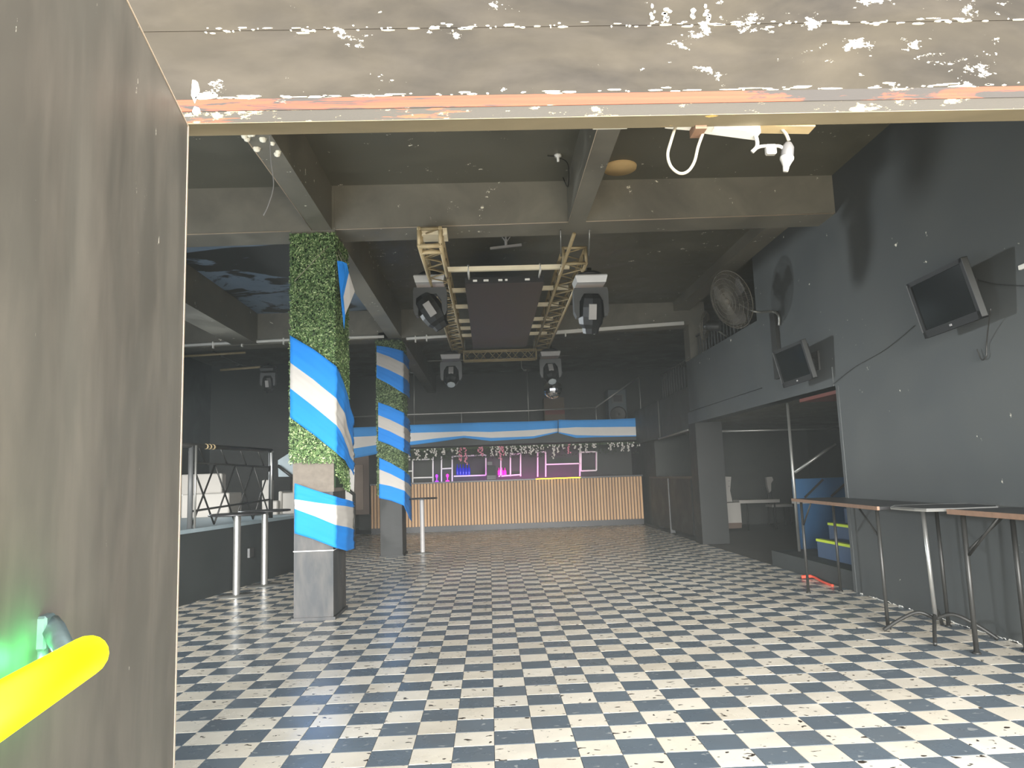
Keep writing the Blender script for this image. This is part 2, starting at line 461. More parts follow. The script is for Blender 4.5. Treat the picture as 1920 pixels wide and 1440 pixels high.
# plaster broken off along the ledge, beside the frame and round two old fixing holes
ch = G()
def flake(cx, cz, w_, h_, y=YF-0.009):
    n = 9
    ch.prism([(cx+w_/2*math.cos(a)*rnd.uniform(0.6, 1.15), cz+h_/2*math.sin(a)*rnd.uniform(0.6, 1.15)) for a in [2*PI*q/n for q in range(n)]], y, YF+0.01)
for _ in range(150): flake(rnd.uniform(-0.95, 2.3), 2.886+rnd.gauss(0, 0.006), rnd.random()**2*0.05+0.006, rnd.uniform(0.0025, 0.007), YF-0.005)
for _ in range(90): flake(rnd.uniform(-0.95, 2.3), 2.632+abs(rnd.gauss(0, 0.006)), rnd.random()**2*0.09+0.008, rnd.uniform(0.0025, 0.008), YF-0.004)
flake(-0.975, 2.665, 0.03, 0.09, YF-0.004); flake(-0.93, 2.642, 0.10, 0.025, YF-0.004); flake(-0.965, 2.59, 0.03, 0.035, YF-0.006)
for cx in (0.655, 0.80):
    for _ in range(14): flake(cx+rnd.choice((-0.025, 0.025))+rnd.gauss(0, 0.006), 2.925+rnd.uniform(-0.03, 0.03), rnd.uniform(0.006, 0.02), rnd.uniform(0.006, 0.02))
o = ch.build('plaster_patch', 'plaster_chip', bpy.data.objects['wall_front']); o['kind'] = 'stuff'
# --- right wall, opening to the side room, gallery parapets
wr = G()
wr.box(XR, XR+0.22, YF, 7.62, 0, ZC).box(XR, XR+0.22, 7.62, 9.7, 2.15, ZC)
struct(wr.build('wall_right', 'wall_paint'), 'dark grey painted side wall with the two screens')
struct(G().box(XR-0.006, XR+0.04, 7.57, 7.625, 0, 2.15).build('trim_5', 'wall_paint'), 'near jamb of the side room opening')
pp = G().box(XR, XR+0.16, 9.7, 13.32, 2.385, 3.31)
pp.box(XR-0.012, XR+0.2, 7.66, 13.4, 2.15, 2.36).box(XR+0.03, XR+0.16, 9.6, 13.32, 2.35, 2.39)
struct(pp.build('wall_gallery', 'wall_paint'), 'grey parapet of the side gallery')
pp = G().box(XR+0.02, XR+0.16, 13.4, 14.5, 2.02, 2.86).box(XR+0.05, XR+0.16, 14.5, 15.9, 2.02, 2.85).box(XR+0.02, XR+0.16, 15.9, 18.4, 2.02, 2.84)
struct(pp.build('wall_gallery_far', 'dark_paint'), 'stepped far parapet of the side gallery')
struct(G().box(XR-0.01, 4.2, 12.98, 13.42, 0, 2.16).build('pillar', 'black_paint'), 'dark pillar at the far end of the side room opening')
struct(G().box(XR-0.02, 4.02, 12.95, 13.3, 3.31, ZC).build('pillar', 'beam_paint'), 'upper pillar carrying the far cross beam')
struct(G().box(XR+0.2, 7.6, 7.66, YB, 2.16, 2.36).build('trim_6', 'ceiling_paint'), 'gallery floor slab over the side room')
struct(G().box(7.6, 7.8, YF, YB, 0, ZC).build('wall_side_room', 'dark_paint'))
struct(G().box(XR+0.2, 7.6, 17.2, 17.35, 0, 2.16).build('wall_side_room_back', 'dark_paint'))
struct(G().box(XR+0.2, 7.6, 7.3, 7.5, 0, 2.4).build('wall_side_room_front', 'dark_paint'))
ch = G()                          # paint broken away along the foot of the right wall
for _ in range(90):
    y = rnd.uniform(4.6, 7.5); a = rnd.random()**2*0.06+0.008; h = rnd.uniform(0.004, 0.016)
    ch.prism([(y-a, 0.002), (y+a*rnd.uniform(0.6, 1), 0.002), (y+a*0.7, h), (y-a*0.5, h*rnd.uniform(0.6, 1.2))], XR-0.006, XR+0.005, 0, 'x')
o = ch.build('plaster_patch', 'white_paint', bpy.data.objects['wall_right']); o['kind'] = 'stuff'
# --- back and left walls, mezzanine over the bar
struct(G().box(XL-0.2, 8, YB, YB+0.2, 0, ZC).build('wall_back', 'dark_paint'), 'black back wall above the bar gallery')
struct(G().box(XL-0.2, XL, YF, YB, 0, ZC).build('wall_left', 'black_paint'))
mz = G().box(-3.7, 4.05, 18.5, YB, 2.2, 2.6).box(-3.7, 4.05, 18.46, 18.52, 2.12, 2.24)
struct(mz.build('trim_7', 'stage_paint'), 'edge and slab of the gallery over the bar')
struct(G().box(-3.6, 4.0, 20.35, 20.5, 0, 2.2).build('wall_bar', 'dark_paint'), 'dark wall behind the bar')
struct(G().box(XL, -3.65, 18.6, 18.8, 0, ZC).build('wall_back_left', 'black_paint'))
struct(G().box(3.98, 4.14, 17.4, YB, 0, 2.3).build('wall_bar_right', 'dark_paint'))

# --- beams
def beam(v0, label, mat='beam_paint'):
    return struct(v0.build('beam', mat), label)
def slopedbeam(xa, xb, y0, y1, za, zb, zt):
    v = [(xa, y0, za), (xb, y0, zb), (xb, y1, zb), (xa, y1, za), (xa, y0, zt), (xb, y0, zt), (xb, y1, zt), (xa, y1, zt)]
    return G().add(v, [(3, 2, 1, 0), (4, 5, 6, 7), (0, 1, 5, 4), (1, 2, 6, 5), (2, 3, 7, 6), (3, 0, 4, 7)])
beam(slopedbeam(XL, XR, P1Y, P1Y+0.4, 3.83, 3.94, ZC+0.05), 'cross beam over the nearer pillar')
beam(slopedbeam(XL, XR, P2Y, P2Y+0.4, 3.74, 3.94, ZC+0.05), 'cross beam over the farther pillar')
beam(G().box(-1.74, -1.54, YF+0.2, P1Y+0.02, 3.88, ZC+0.05), 'lengthwise beam from the entrance to the nearer pillar')
beam(G().box(0.9, 1.08, YF+0.2, P1Y+0.02, 3.9, ZC+0.05), 'lengthwise beam right of centre, from the entrance to the first cross beam')
beam(G().box(-1.74, -1.5, P1Y+0.38, P2Y+0.02, 3.84, ZC+0.05), 'lengthwise beam between the two pillars')
beam(G().box(-4.5, -4.06, P1Y+0.38, P2Y+0.02, 3.8, ZC+0.05), 'lengthwise beam over the left stage')
beam(G().box(XR-0.28, XR, P1Y+0.38, P2Y+0.02, 4.2, ZC+0.05), 'shallow beam along the top of the right wall')
beam(G().box(-1.74, -1.5, P2Y+0.38, YB, 3.84, ZC+0.05), 'lengthwise beam beyond the farther pillar')
chp = G()
for _ in range(16):                              # rough broken plaster where the left beam meets the front
    x, y = rnd.uniform(-1.76, -1.5), 5.05+rnd.random()**2*0.9
    chp.sphere((x, y, 3.88), rnd.uniform(0.01, 0.035), 6, 0, 4)
o = chp.build('plaster_patch', 'plaster_chip', bpy.data.objects['beam.002'])
# worn arrises
def edge(par, pts, r=0.005): G().tube(pts, r, 4).build('worn_edging', 'worn_edge', bpy.data.objects[par])
edge('beam', [(-1.5, P1Y-0.002, 3.83+0.11*5.5/10.73), (XR-0.02, P1Y-0.002, 3.94)]); edge('beam', [(XL, P1Y-0.002, 3.83), (-1.96, P1Y-0.002, 3.83+0.11*5.04/10.73)])
edge('beam.002', [(-1.742, 4.6, 3.88), (-1.742, P1Y-0.02, 3.88)]); edge('beam.003', [(0.898, 4.6, 3.9), (0.898, P1Y-0.02, 3.9)], 0.003)
# --- pillars
def pillar(y, x0=-1.92, x1=-1.54, d=0.62, top=3.95):
    g = G().box(x0, x1, y, y+d, 0, top)
    g.prism([(x0-0.02, y-0.015), (x1+0.02, y-0.015), (x1+0.02, y+d), (x0-0.02, y+d)], 0, 0.03, 0, 'z')
    return g
p1 = struct(pillar(P1Y).build('pillar', 'pillar_paint'), 'nearer square pillar, scuffed grey at its foot')
p2 = struct(pillar(P2Y).build('pillar', 'black_paint'), 'farther square pillar, in front of the bar')
G().box(-1.93, -1.53, P1Y-0.006, P1Y+0.6, 1.22, 1.56).build('bare_band', 'bare_concrete', p1)
G().box(-1.925, -1.535, P1Y-0.005, P1Y+0.6, 0.652, 0.660).build('white_line', 'white_paint', p1)
G().box(-1.95, -1.51, P1Y-0.012, P1Y+0.63, 3.83, 4.3).build('pillar_head', 'beam_paint', p1)
# ------------------------------------------------------------------ entrance door leaf
E0 = Vector((-0.99, 2.39, 0)); DV = Vector((0.171, -0.985, 0)).normalized(); NV = Vector((0.985, 0.171, 0)).normalized()
def leafbox(u0, u1, n0, n1, z0, z1, g, k=0):
    v = [E0+DV*u+NV*n+Vector((0, 0, z)) for z in (z0, z1) for u, n in ((u0, n0), (u1, n0), (u1, n1), (u0, n1))]
    return g.add(v, [(3, 2, 1, 0), (4, 5, 6, 7), (0, 1, 5, 4), (1, 2, 6, 5), (2, 3, 7, 6), (3, 0, 4, 7)], k)
dr = thing('door_leaf', E0, 'open black entrance door leaf with scuffed face, standing at the left of the entrance', 'door')
leafbox(0.012, 1.75, -0.05, 0, 0.015, 2.525, G()).build('panel', 'door_paint', dr)
e = leafbox(0, 0.012, -0.05, 0.002, 0.015, 2.53, G()); leafbox(0.012, 1.75, -0.05, 0.002, 2.525, 2.53, e)
e.build('worn_edging', 'worn_edge', dr)
def lp(u, n, z): return E0+DV*u+NV*n+Vector((0, 0, z))
barA, barB = onY(172, 1224, 1.30), onY(-60, 1368, 0.88)
pb = G(); d = (barB-barA).normalized(); R = 0.033
pts = [barA+d*t for t in (0, 0.006, 0.016, 0.03)]+[barB]
pb.tube(pts, [R*0.45, R*0.78, R*0.95, R, R], 18)
b_ = pb.build('push_bar', 'yellow_bar', dr); b_['label'] = 'fluorescent yellow push bar'
hb = lp(1.06, 0.004, 1.04)
bk = G()
c0 = onY(92, 1185, 1.385)
bk.tube([c0+Vector((-0.012, 0.02, 0.012)), c0+Vector((0.01, 0, 0)), barA+d*0.09], [0.018, 0.02, 0.014], 8)
bk.rbox(Matrix.Translation(c0+Vector((-0.012, 0.004, 0.0)))@Matrix.Rotation(0.17, 4, 'Z'), 0.012, 0.022, 0.03, 0.004)
bk.tube([c0+Vector((-0.012, 0, -0.02)), c0+Vector((-0.012, 0, -0.085))], 0.012, 8)
bk.lathe([(0.0001, 0), (0.012, 0), (0.012, 0.006), (0.0001, 0.007)], c0+Vector((0.018, 0, 0)), 10, 0, Matrix.Rotation(PI/2, 3, 'Y'))
x = bk.build('bar_bracket', 'pale_bracket', dr); x['label'] = 'pale metal bracket of the bar'
l = bpy.data.lights.new('added_bar_glow', 'POINT'); l.energy = 2.6; l.color = (0.08, 1.0, 0.25); l.shadow_soft_size = 0.03  # unseen green lamp added for the glow on the door by the push bar
o = bpy.data.objects.new('added_bar_glow', l); COL.objects.link(o); o.location = onY(100, 1222, 1.31)

# ------------------------------------------------------------------ artificial grass round the pillars
def leaves(g, o, U, V, N, n, size, zmin=None, ragged=None):
    for _ in range(n):
        a, b = rnd.random(), rnd.random()
        p = o+U*a+V*b
        if ragged and p.z < ragged(a)+rnd.uniform(-0.05, 0.03): continue
        nn = (N+Vector((rnd.uniform(-1, 1), rnd.uniform(-1, 1), rnd.uniform(-0.6, 1)))*0.8).normalized()
        t = nn.orthogonal().normalized(); t.rotate(Matrix.Rotation(rnd.random()*6.28, 3, nn)); s_ = nn.cross(t)
        h = size*rnd.uniform(0.7, 1.3); p = p+N*rnd.uniform(-0.006, 0.014)
        g.add([p-t*h, p+s_*h*0.42+nn*h*0.15, p+t*h, p-s_*h*0.42+nn*h*0.15], [(0, 1, 2, 3)])
def grass(y, x0, x1, d, zt, zf, zs, n, size, mat, label):
    root = thing('artificial_grass', ((x0+x1)/2, y, zf), label, 'artificial grass')
    bk = G().box(x0+0.012, x1-0.012, y+0.012, y+d, zf+0.06, zt)
    bk.box(x1-0.05, x1-0.012, y+0.05, y+d, zs+0.06, zf+0.06)
    bk.build('backing_mat', 'green_leaf_backing', root)
    g = G()
    leaves(g, Vector((x0, y, zf)), Vector((x1-x0, 0, 0)), Vector((0, 0, zt-zf)), Vector((0, -1, 0)), int(n*(x1-x0)*(zt-zf)), size, ragged=lambda a: zf+0.04-0.06*a)
    leaves(g, Vector((x1, y, zs)), Vector((0, d, 0)), Vector((0, 0, zt-zs)), Vector((1, 0, 0)), int(n*d*(zt-zs)*0.6), size, ragged=lambda a: zs+0.2-0.2*a)
    leaves(g, Vector((x0, y, zf)), Vector((0, d, 0)), Vector((0, 0, zt-zf)), Vector((-1, 0, 0)), int(n*0.12*(zt-zf)), size)
    o = g.build('leaves', mat, root, fixn=False); o['kind'] = 'stuff'
    return root
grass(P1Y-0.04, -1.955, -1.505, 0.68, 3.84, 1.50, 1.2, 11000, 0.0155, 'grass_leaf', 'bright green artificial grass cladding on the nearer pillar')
grass(P2Y-0.04, -1.955, -1.50, 0.68, 3.80, 1.05, 1.05, 5200, 0.022, 'grass_leaf_shade', 'green artificial grass cladding with shade in its colour on the farther pillar')

# ------------------------------------------------------------------ flags
def cloth(cols, nu=8, nv=5, amp=0.01, seed=1, th=0.004, folds=None):
    """cols: list of (list of 4 points top..bottom, outward normal); stripes blue, white, blue"""
    r = random.Random(seed); g = G(); grid = []
    ph = [r.uniform(0, 6) for _ in range(6)]
    C = len(cols)
    for ci in range(C-1):
        for s in range(nu + (1 if ci == C-2 else 0)):
            t = s/nu; A, nA = cols[ci]; B, nB = cols[ci+1]
            row = []
            N = (nA*(1-t)+nB*t).normalized()
            for b in range(3):
                for q in range(nv + (1 if b == 2 else 0)):
                    w_ = q/nv
                    pa = A[b]*(1-w_)+A[b+1]*w_; pb_ = B[b]*(1-w_)+B[b+1]*w_
                    p = pa*(1-t)+pb_*t
                    v_ = (b+w_)/3; u_ = ci+t
                    wv = math.sin(v_*26+u_*1.2+ph[0])*0.4+math.sin(v_*58-u_*1.1+ph[1])*0.4+math.sin(u_*5+v_*9+ph[2])*0.35
                    row.append(p+N*(amp*wv))
            grid.append((row, N))
    R_ = len(grid[0][0]); nb = len(grid)
    v = [p for row, _ in grid for p in row]; f = []; kk = []
    for a in range(nb-1):
        for q in range(R_-1):
            f.append((a*R_+q, (a+1)*R_+q, (a+1)*R_+q+1, a*R_+q+1)); kk.append(1 if nv <= q < 2*nv else 0)
    b0 = len(v); v2 = [p-N*th for row, N in grid for p in row]
    f2 = [tuple(i+b0 for i in q[::-1]) for q in f]
    ed = []
    for a in range(nb-1):
        for q in (0, R_-1):
            i, j = a*R_+q, (a+1)*R_+q; ed.append((i, j, j+b0, i+b0)); kk_ = 0
    for a in (0, nb-1):
        for q in range(R_-1):
            i, j = a*R_+q, a*R_+q+1; ed.append((i, j, j+b0, i+b0))
    g.add(v+v2, f+f2+ed, 0, True); g.k = kk+kk+[0]*len(ed)
    return g
FR, RI, FRI = Vector((0, -1, 0)), Vector((1, 0, 0)), Vector((0.7, -0.7, 0))
yF = P1Y-0.088; xS = -1.448
def fcol(x, ys, Y): return ([onY(x, y, Y) for y in ys], FR)
def scol(Y, ys_px, X):           # column on the side face at depth Y: heights given in pixels
    out = []
    for y in ys_px:
        d0 = (Vector((X, Y, 0))-CP); zc = d0.dot(fw); x = 960+d0.dot(rt)/zc*FPX
        p = onY(x, y, Y); p.x = X; out.append(p)
    return (out, RI)
fl1 = cloth([fcol(544, (629, 680, 728, 783), yF), fcol(588, (655, 712, 762, 815), yF), ([onY(630, y, yF) for y in (686, 747, 797, 848)], FRI),
             scol(P1Y+0.1, (712, 775, 822, 862), xS), scol(P1Y+0.38, (752, 812, 850, 878), xS), scol(P1Y+0.64, (784, 838, 868, 891), xS)], 6, 9, 0.011, 3)
tag(fl1.build('flag', ['flag_blue', 'flag_white'], None, 'base'), 'blue and white striped flag wound round the middle of the nearer pillar', 'flag', 'flags wound round the pillars')
fl2 = cloth([fcol(552, (906, 936, 954, 1000), yF), fcol(590, (919, 942, 968, 1012), yF), ([onY(629, y, yF) for y in (931, 947, 984, 1027)], FRI),
             scol(P1Y+0.2, (937, 949, 988, 1033), xS), scol(P1Y+0.62, (941, 952, 993, 1028), xS)], 6, 9, 0.009, 5)
tag(fl2.build('flag', ['flag_blue', 'flag_white'], None, 'base'), 'low blue and white striped flag wrapped above the foot of the nearer pillar', 'flag', 'flags wound round the pillars')
ft = G()                          # loose flag tied at the top of the nearer pillar, its free corner flying out to the side
Yt = P1Y-0.085
def fp(x, y, dy=0.0): return onY(x, y, Yt+dy)
def sheet(px, k):
    P = [fp(*q) for q in px]; n = len(P); Q = [p+Vector((0.002, 0.006, 0)) for p in P]
    ft.add(P+Q, [tuple(range(n)), tuple(range(2*n-1, n-1, -1))]+[(i, i+n, (i+1) % n+n, (i+1) % n) for i in range(n)], k)
sheet([(632, 489), (641, 490), (646, 520, -0.03), (640, 556, -0.02), (636, 530)], 0)
sheet([(641, 490), (650, 494), (654, 512), (646, 520, -0.03)], 0)
sheet([(646, 520, -0.03), (654, 512), (644, 556), (640, 556, -0.02)], 0)
sheet([(636, 530), (640, 556, -0.02), (644, 556), (647, 590), (645, 616), (641, 580)], 0)
sheet([(654, 512), (665, 546, 0.04), (657, 566, 0.02), (644, 556)], 1)
sheet([(644, 556), (657, 566, 0.02), (647, 590)], 1)
o = tag(ft.build('flag', ['flag_blue', 'flag_white'], None, 'base'), 'loose blue and white flag flying from the top right edge of the nearer pillar', 'flag', 'flags wound round the pillars')
st = G()
for a, b in (((628, 458), (651, 496)), ((628, 460), (641, 490)), ((626, 456), (634, 490))):
    st.tube([onY(*a, P1Y+0.1), onY(*b, Yt)], 0.003, 4)
st.tube([onY(552, 527, P1Y-0.07), onY(615, 462, P1Y-0.07)], 0.003, 4)
st.build('tie_string', 'cream_cable', o)
y2 = P2Y-0.095; x2 = -1.44
def p2band(lx, L, rx, Rr, sd, seed, label, amp=0.008):
    mid = [(a+b)/2-2 for a, b in zip(L, Rr)]
    c = cloth([fcol(lx, L, y2), fcol((lx+rx)/2, mid, y2), ([onY(rx+3, y, y2) for y in Rr], FRI), scol(P2Y+0.25, sd, x2), scol(P2Y+0.62, [s+6 for s in sd], x2)], 6, 9, amp*1.3, seed)
    return tag(c.build('flag', ['flag_blue', 'flag_white'], None, 'base'), label, 'flag', 'flags wound round the pillars')
p2band(706, (648, 660, 684, 708), 753, (658, 681, 707, 737), (668, 689, 713, 742), 11, 'topmost of three striped flags on the farther pillar')
p2band(709, (754, 778, 800, 826), 754, (774, 800, 822, 847), (784, 806, 828, 852), 12, 'middle of three striped flags on the farther pillar', 0.012)
p2band(711, (858, 880, 907, 934), 755, (883, 902, 920, 948), (890, 908, 930, 972), 13, 'lowest of three striped flags on the farther pillar')
# long flags along the gallery front over the bar
yb = 18.40
def bcol(x, *ys): return fcol(x, ys, yb)
b1 = cloth([bcol(650, 802, 820, 843, 862), bcol(708, 800, 817, 834, 851), bcol(761, 797, 812, 829, 836), bcol(817, 795, 810.5, 822, 829), bcol(870, 793, 809, 817, 821),
            bcol(920, 791.5, 810, 821, 827), bcol(1000, 790, 806, 818, 822), bcol(1046, 788, 803, 809, 811)], 4, 3, 0.02, 21)
tag(b1.build('flag', ['flag_blue_lifted', 'flag_white_lifted'], None, 'base'), 'long blue and white flag banner along the gallery front over the bar', 'flag', 'flag banners over the bar')
b2 = cloth([bcol(1047, 787, 803, 810, 812), bcol(1080, 787.5, 801, 816, 821), bcol(1110, 787, 801, 816.5, 820), bcol(1153, 786, 800.5, 817, 819), bcol(1206, 783, 800, 816, 818)], 4, 3, 0.02, 22)
tag(b2.build('flag', ['flag_blue_lifted', 'flag_white_lifted'], None, 'base'), 'short flag banner at the right end of the gallery front', 'flag', 'flag banners over the bar')

# ------------------------------------------------------------------ bar counter
bar = thing('bar_counter', (0.43, 18.5, 0), 'long bar counter faced with upright wooden slats', 'bar counter')
bx0, bx1, by = -2.98, 3.86, 18.52
G().box(bx0, bx1, by+0.02, by+0.62, 0.15, 1.2).build('body', 'brown_board', bar)
G().box(bx0-0.02, bx1+0.02, by-0.03, by+0.66, 1.2, 1.235).build('countertop', 'table_black', bar)
G().box(bx0, bx1, by+0.04, by+0.5, 0, 0.15).build('kick_board', 'black_plastic', bar)
ns = 88; st_ = (bx1-bx0)/ns
sl0 = None
for i in range(ns):
    x = bx0+st_*(i+0.5)
    if sl0 is None:
        g = G(); g.rbox(Matrix.Translation((x, by, 0.67)), 0.027, 0.02, 0.53, 0.006)
        sl0 = g.build('slat', 'slat_wood', bar); s0x = x
    else:
        o = sl0.copy(); COL.objects.link(o); o.location.x = x-s0x
G().box(1.17, 2.29, by-0.045, by-0.03, 1.212, 1.232).build('led_strip', 'led_yellow', bar)['label'] = 'glowing yellow light strip'
# back bar: white shelf frames
def frame_thing(label, segs, y=20.28):
    t = None; g0 = []
    for (xa, ya), (xb, yb_) in segs:
        g0.append((onY(xa, ya, y), onY(xb, yb_, y)))
    z0 = min(min(a.z, b.z) for a, b in g0)
    t = thing('shelf_frame', (sum(a.x+b.x for a, b in g0)/len(g0)/2, y, z0), label, 'shelf', 'white shelf frames behind the bar')
    for a, b in g0:
        G().bar(a, b, 0.10, 0.035).build('upright' if abs(a.z-b.z) > abs(a.x-b.x) else 'shelf', 'frame_white', t)
frame_thing('white square shelf frame behind the bar beside the farther pillar', [((774, 862), (774, 906)), ((812, 856), (812, 904)), ((774, 862), (812, 861)), ((774, 896), (812, 895)), ((761, 884), (774, 883))])
frame_thing('white H shaped shelf frame behind the bar', [((828, 855), (828, 904)), ((848, 856), (848, 903)), ((828, 879), (848, 878))])
frame_thing('wide white shelf behind the bar carrying the blue bottles', [((848, 856), (910, 853)), ((851, 893), (911, 891)), ((911, 853), (911, 891))])
frame_thing('white shelf frame behind the bar carrying the pink bottles', [((939, 850), (939, 894)), ((957, 849), (957, 893)), ((955, 852), (976, 851)), ((935, 893), (975, 890)), ((976, 851), (976, 893))])
frame_thing('tall white double shelf frame over the yellow light strip', [((1008, 848), (1008, 894)), ((1023, 848), (1023, 894)), ((1008, 848), (1023, 847)), ((1023, 871), (1087, 869)), ((1087, 848), (1087, 893))])
frame_thing('white square shelf frame at the right end of the bar', [((1089, 848), (1089, 883)), ((1118, 847), (1118, 882)), ((1089, 848), (1118, 847)), ((1089, 883), (1118, 882))])
def bottle(p, mat, label, group, h=0.26):
    g = G().lathe([(0.0001, 0), (0.036, 0), (0.038, 0.01), (0.038, h*0.58), (0.014, h*0.74), (0.013, h), (0.0001, h)], p, 10)
    return tag(g.build('bottle', mat, None, 'base'), label, 'bottle', group)
for i in range(5):
    bottle(onY(858+i*5.4, 892, 20.27)+Vector((0, 0, 0.018)), 'blue_glass', ['leftmost of five slim blue bottles on the wide white shelf', 'second from the left of five slim blue bottles on the shelf', 'middle one of five slim blue bottles on the white shelf', 'fourth from the left of five slim blue bottles on the shelf', 'rightmost of five slim blue bottles on the wide white shelf'][i], 'blue bottles behind the bar', 0.3)
for i in range(3):
    bottle(onY(936+i*5.5, 892, 20.27)+Vector((0, 0, 0.02)), 'pink_glass', ['leftmost of three short pink bottles right of the cash register', 'middle one of three short pink bottles right of the cash register', 'rightmost of three short pink bottles right of the cash register'][i], 'pink bottles behind the bar', 0.2)
for x, y, m, lb in ((819, 899, 'led_violet', 'small violet glowing lamp behind the bar, left of the H shaped frame'), (839, 896, 'led_pink', 'small pink glowing lamp behind the bar, inside the H shaped frame')):
    p = onY(x, y, 18.9); p.z = 1.377; g = G().lathe([(0.0001, -0.14), (0.05, -0.14), (0.05, -0.12), (0.012, -0.11), (0.012, -0.04), (0.03, -0.02), (0.035, 0.02), (0.015, 0.05), (0.0001, 0.05)], p, 10)
    tag(g.build('bar_lamp', m, None, 'base'), lb, 'lamp')
g = G().box(-2.9, 3.7, 19.25, 20.3, 0.0, 1.06)
tag(g.build('back_counter', 'black_plastic', None, 'base'), 'dark back counter under the white shelf frames', 'counter')
cr = thing('cash_register', (0.05, 18.85, 1.235), 'grey cash register standing on the bar counter', 'cash register')
G().rbox(Matrix.Translation((0.05, 18.88, 1.30)), 0.125, 0.14, 0.065, 0.01).build('base', 'grey_plastic', cr)
G().prism([(18.8, 1.365), (18.98, 1.365), (18.98, 1.6), (18.9, 1.6)], -0.06, 0.17, 0, 'x').build('housing', 'grey_plastic', cr)
G().rbox(Matrix.Translation((0.02, 18.95, 1.66)), 0.07, 0.02, 0.05, 0.006).build('display', 'grey_plastic', cr)
# flowers hanging under the gallery edge
fg = G()
for _ in range(1500):
    x = rnd.uniform(-2.2, 3.9) if rnd.random() < 0.4 else rnd.uniform(-2.2, 1.4)
    p = Vector((x, rnd.uniform(18.66, 18.86), 2.06-rnd.random()**1.6*0.28)); h = 0.03
    t = Vector((rnd.uniform(-1, 1), rnd.uniform(-1, 1), rnd.uniform(-1, 1))).normalized(); s_ = t.orthogonal().normalized()
    fg.add([p-t*h, p+s_*h*0.5, p+t*h, p-s_*h*0.5], [(0, 1, 2, 3)])
fg.box(-2.25, 3.9, 18.72, 18.8, 2.04, 2.09)
tag(fg.build('leaf_garland', 'garland_leaf', None, 'base', fixn=False), 'dull green leaf garland hung under the gallery edge over the bar', 'garland', kind='stuff')
def strand(x, z1, mat, label, group):
    g = G(); z = 2.06; q = x
    while z > z1:
        q += rnd.uniform(-0.012, 0.012)
        for _ in range(2):
            g.sphere((q+rnd.uniform(-0.035, 0.035), 18.70+rnd.uniform(-0.035, 0.035), z+rnd.uniform(-0.01, 0.01)), rnd.uniform(0.014, 0.026), 5, 0, 4, False)
        z -= 0.04
    tag(g.build('flower_strand', mat, None, 'base'), label, 'flowers', group)
for px, zb in ((764, 1.78), (778, 1.9), (783, 1.84), (799, 1.84), (808, 1.95), (816, 1.87), (829, 1.97), (832, 1.93), (846, 1.95), (857, 1.92), (921, 1.85), (930, 1.84), (936, 1.95), (951, 1.82), (960, 1.88), (968, 1.9), (976, 1.88), (984, 1.86), (992, 1.82), (1000, 1.9), (1008, 1.88), (1016, 1.95), (1028, 1.98), (1039, 1.72), (1048, 1.88), (1056, 1.95), (1077, 1.96), (1088, 1.85), (1100, 1.86), (1112, 1.96), (1117, 1.95), (1142, 1.88), (1149, 1.95), (1160, 1.96), (1168, 1.85), (1180, 1.84), (1187, 1.95), (1196, 1.96)):
    strand(onY(px, 845, 18.7).x, zb, 'white_flower', 'white hanging flower strand under the gallery edge over the bar', 'white flower strands over the bar')
for px, zb in ((862, 1.72), (871, 1.65), (903, 1.82), (938, 1.7), (944, 1.82), (1066, 1.84), (899, 1.9)):
    strand(onY(px, 845, 18.7).x, zb, 'pink_flower', 'pink hanging flower strand among the white ones over the bar', 'pink flower strands over the bar')
area('pink_bar_light', (1.2, 19.9, 1.12), (1.2, 20.35, 1.5), 2.6, 0.05, 16, (1.0, 0.1, 0.75))
area('violet_bar_light', (-0.6, 20.0, 1.12), (-0.6, 20.35, 1.5), 1.6, 0.05, 4.0, (0.45, 0.2, 1.0))
# brown service door left of the bar
dd = struct(G().box(-3.52, -3.0, 18.42, 18.48, 0.5, 2.0).build('door_1', 'brown_board'), 'brown service door left of the bar')
G().box(-3.46, -3.14, 18.395, 18.42, 0.62, 1.72).build('panel', 'brown_frame', dd)

# ------------------------------------------------------------------ railing of the gallery over the bar
gr = thing('gallery_railing', (0.5, 18.55, 2.6), 'thin pale metal railing along the gallery over the bar', 'railing')
zr = 2.95
def gy(x, y): return onY(x, y, 18.56)
G().tube([gy(655, 782), gy(776, 777), gy(990, 770), gy(1117, 764)], 0.022, 6).build('top_rail', 'worn_steel', gr)
G().tube([gy(1117, 764), gy(1198, 706)], 0.022, 6).build('slope_rail', 'worn_steel', gr)
for (xa, ya), (xb, yb2) in (((776, 690), (777, 800)), ((988, 692), (992, 800)), ((1117, 764), (1119, 798)), ((1198, 706), (1203, 796)), ((865, 774), (866, 797))):
    G().tube([gy(xa, ya), gy(xb, yb2)], 0.016, 6).build('post', 'worn_steel', gr)
pg = thing('gas_pipe', gy(800, 677), 'thin bent metal pipe hooked round the gallery posts', 'pipe')
G().tube([gy(766, 694), gy(770, 699), gy(783, 700), gy(787, 695), gy(788, 680), gy(791, 677), gy(880, 675), gy(974, 671), gy(977, 674), gy(978, 690), gy(982, 694), gy(995, 693)], 0.018, 6).build('pipe_run', 'worn_steel', pg)
G().tube([gy(1040, 668), gy(1093, 664)], 0.014, 6).build('pipe_stub', 'worn_steel', pg)
sp = thing('speaker', (3.55, 20.4, 2.6), 'grey blue loudspeaker cabinet standing on the gallery over the bar', 'speaker')
a_, b_ = onY(1139, 730, 20.2), onY(1177, 783, 20.2)
G().rbox(Matrix.Translation(((a_.x+b_.x)/2, 20.45, (a_.z+2.6)/2)), (b_.x-a_.x)/2, 0.25, (a_.z-2.6)/2, 0.02).build('cabinet', 'speaker_blue', sp)
cx = (a_.x+b_.x)/2
h = G(); zz = a_.z-0.27
h.prism([(cx-0.16, zz-0.13), (cx+0.16, zz-0.13), (cx+0.16, zz+0.13), (cx-0.16, zz+0.13)], 20.17, 20.2)
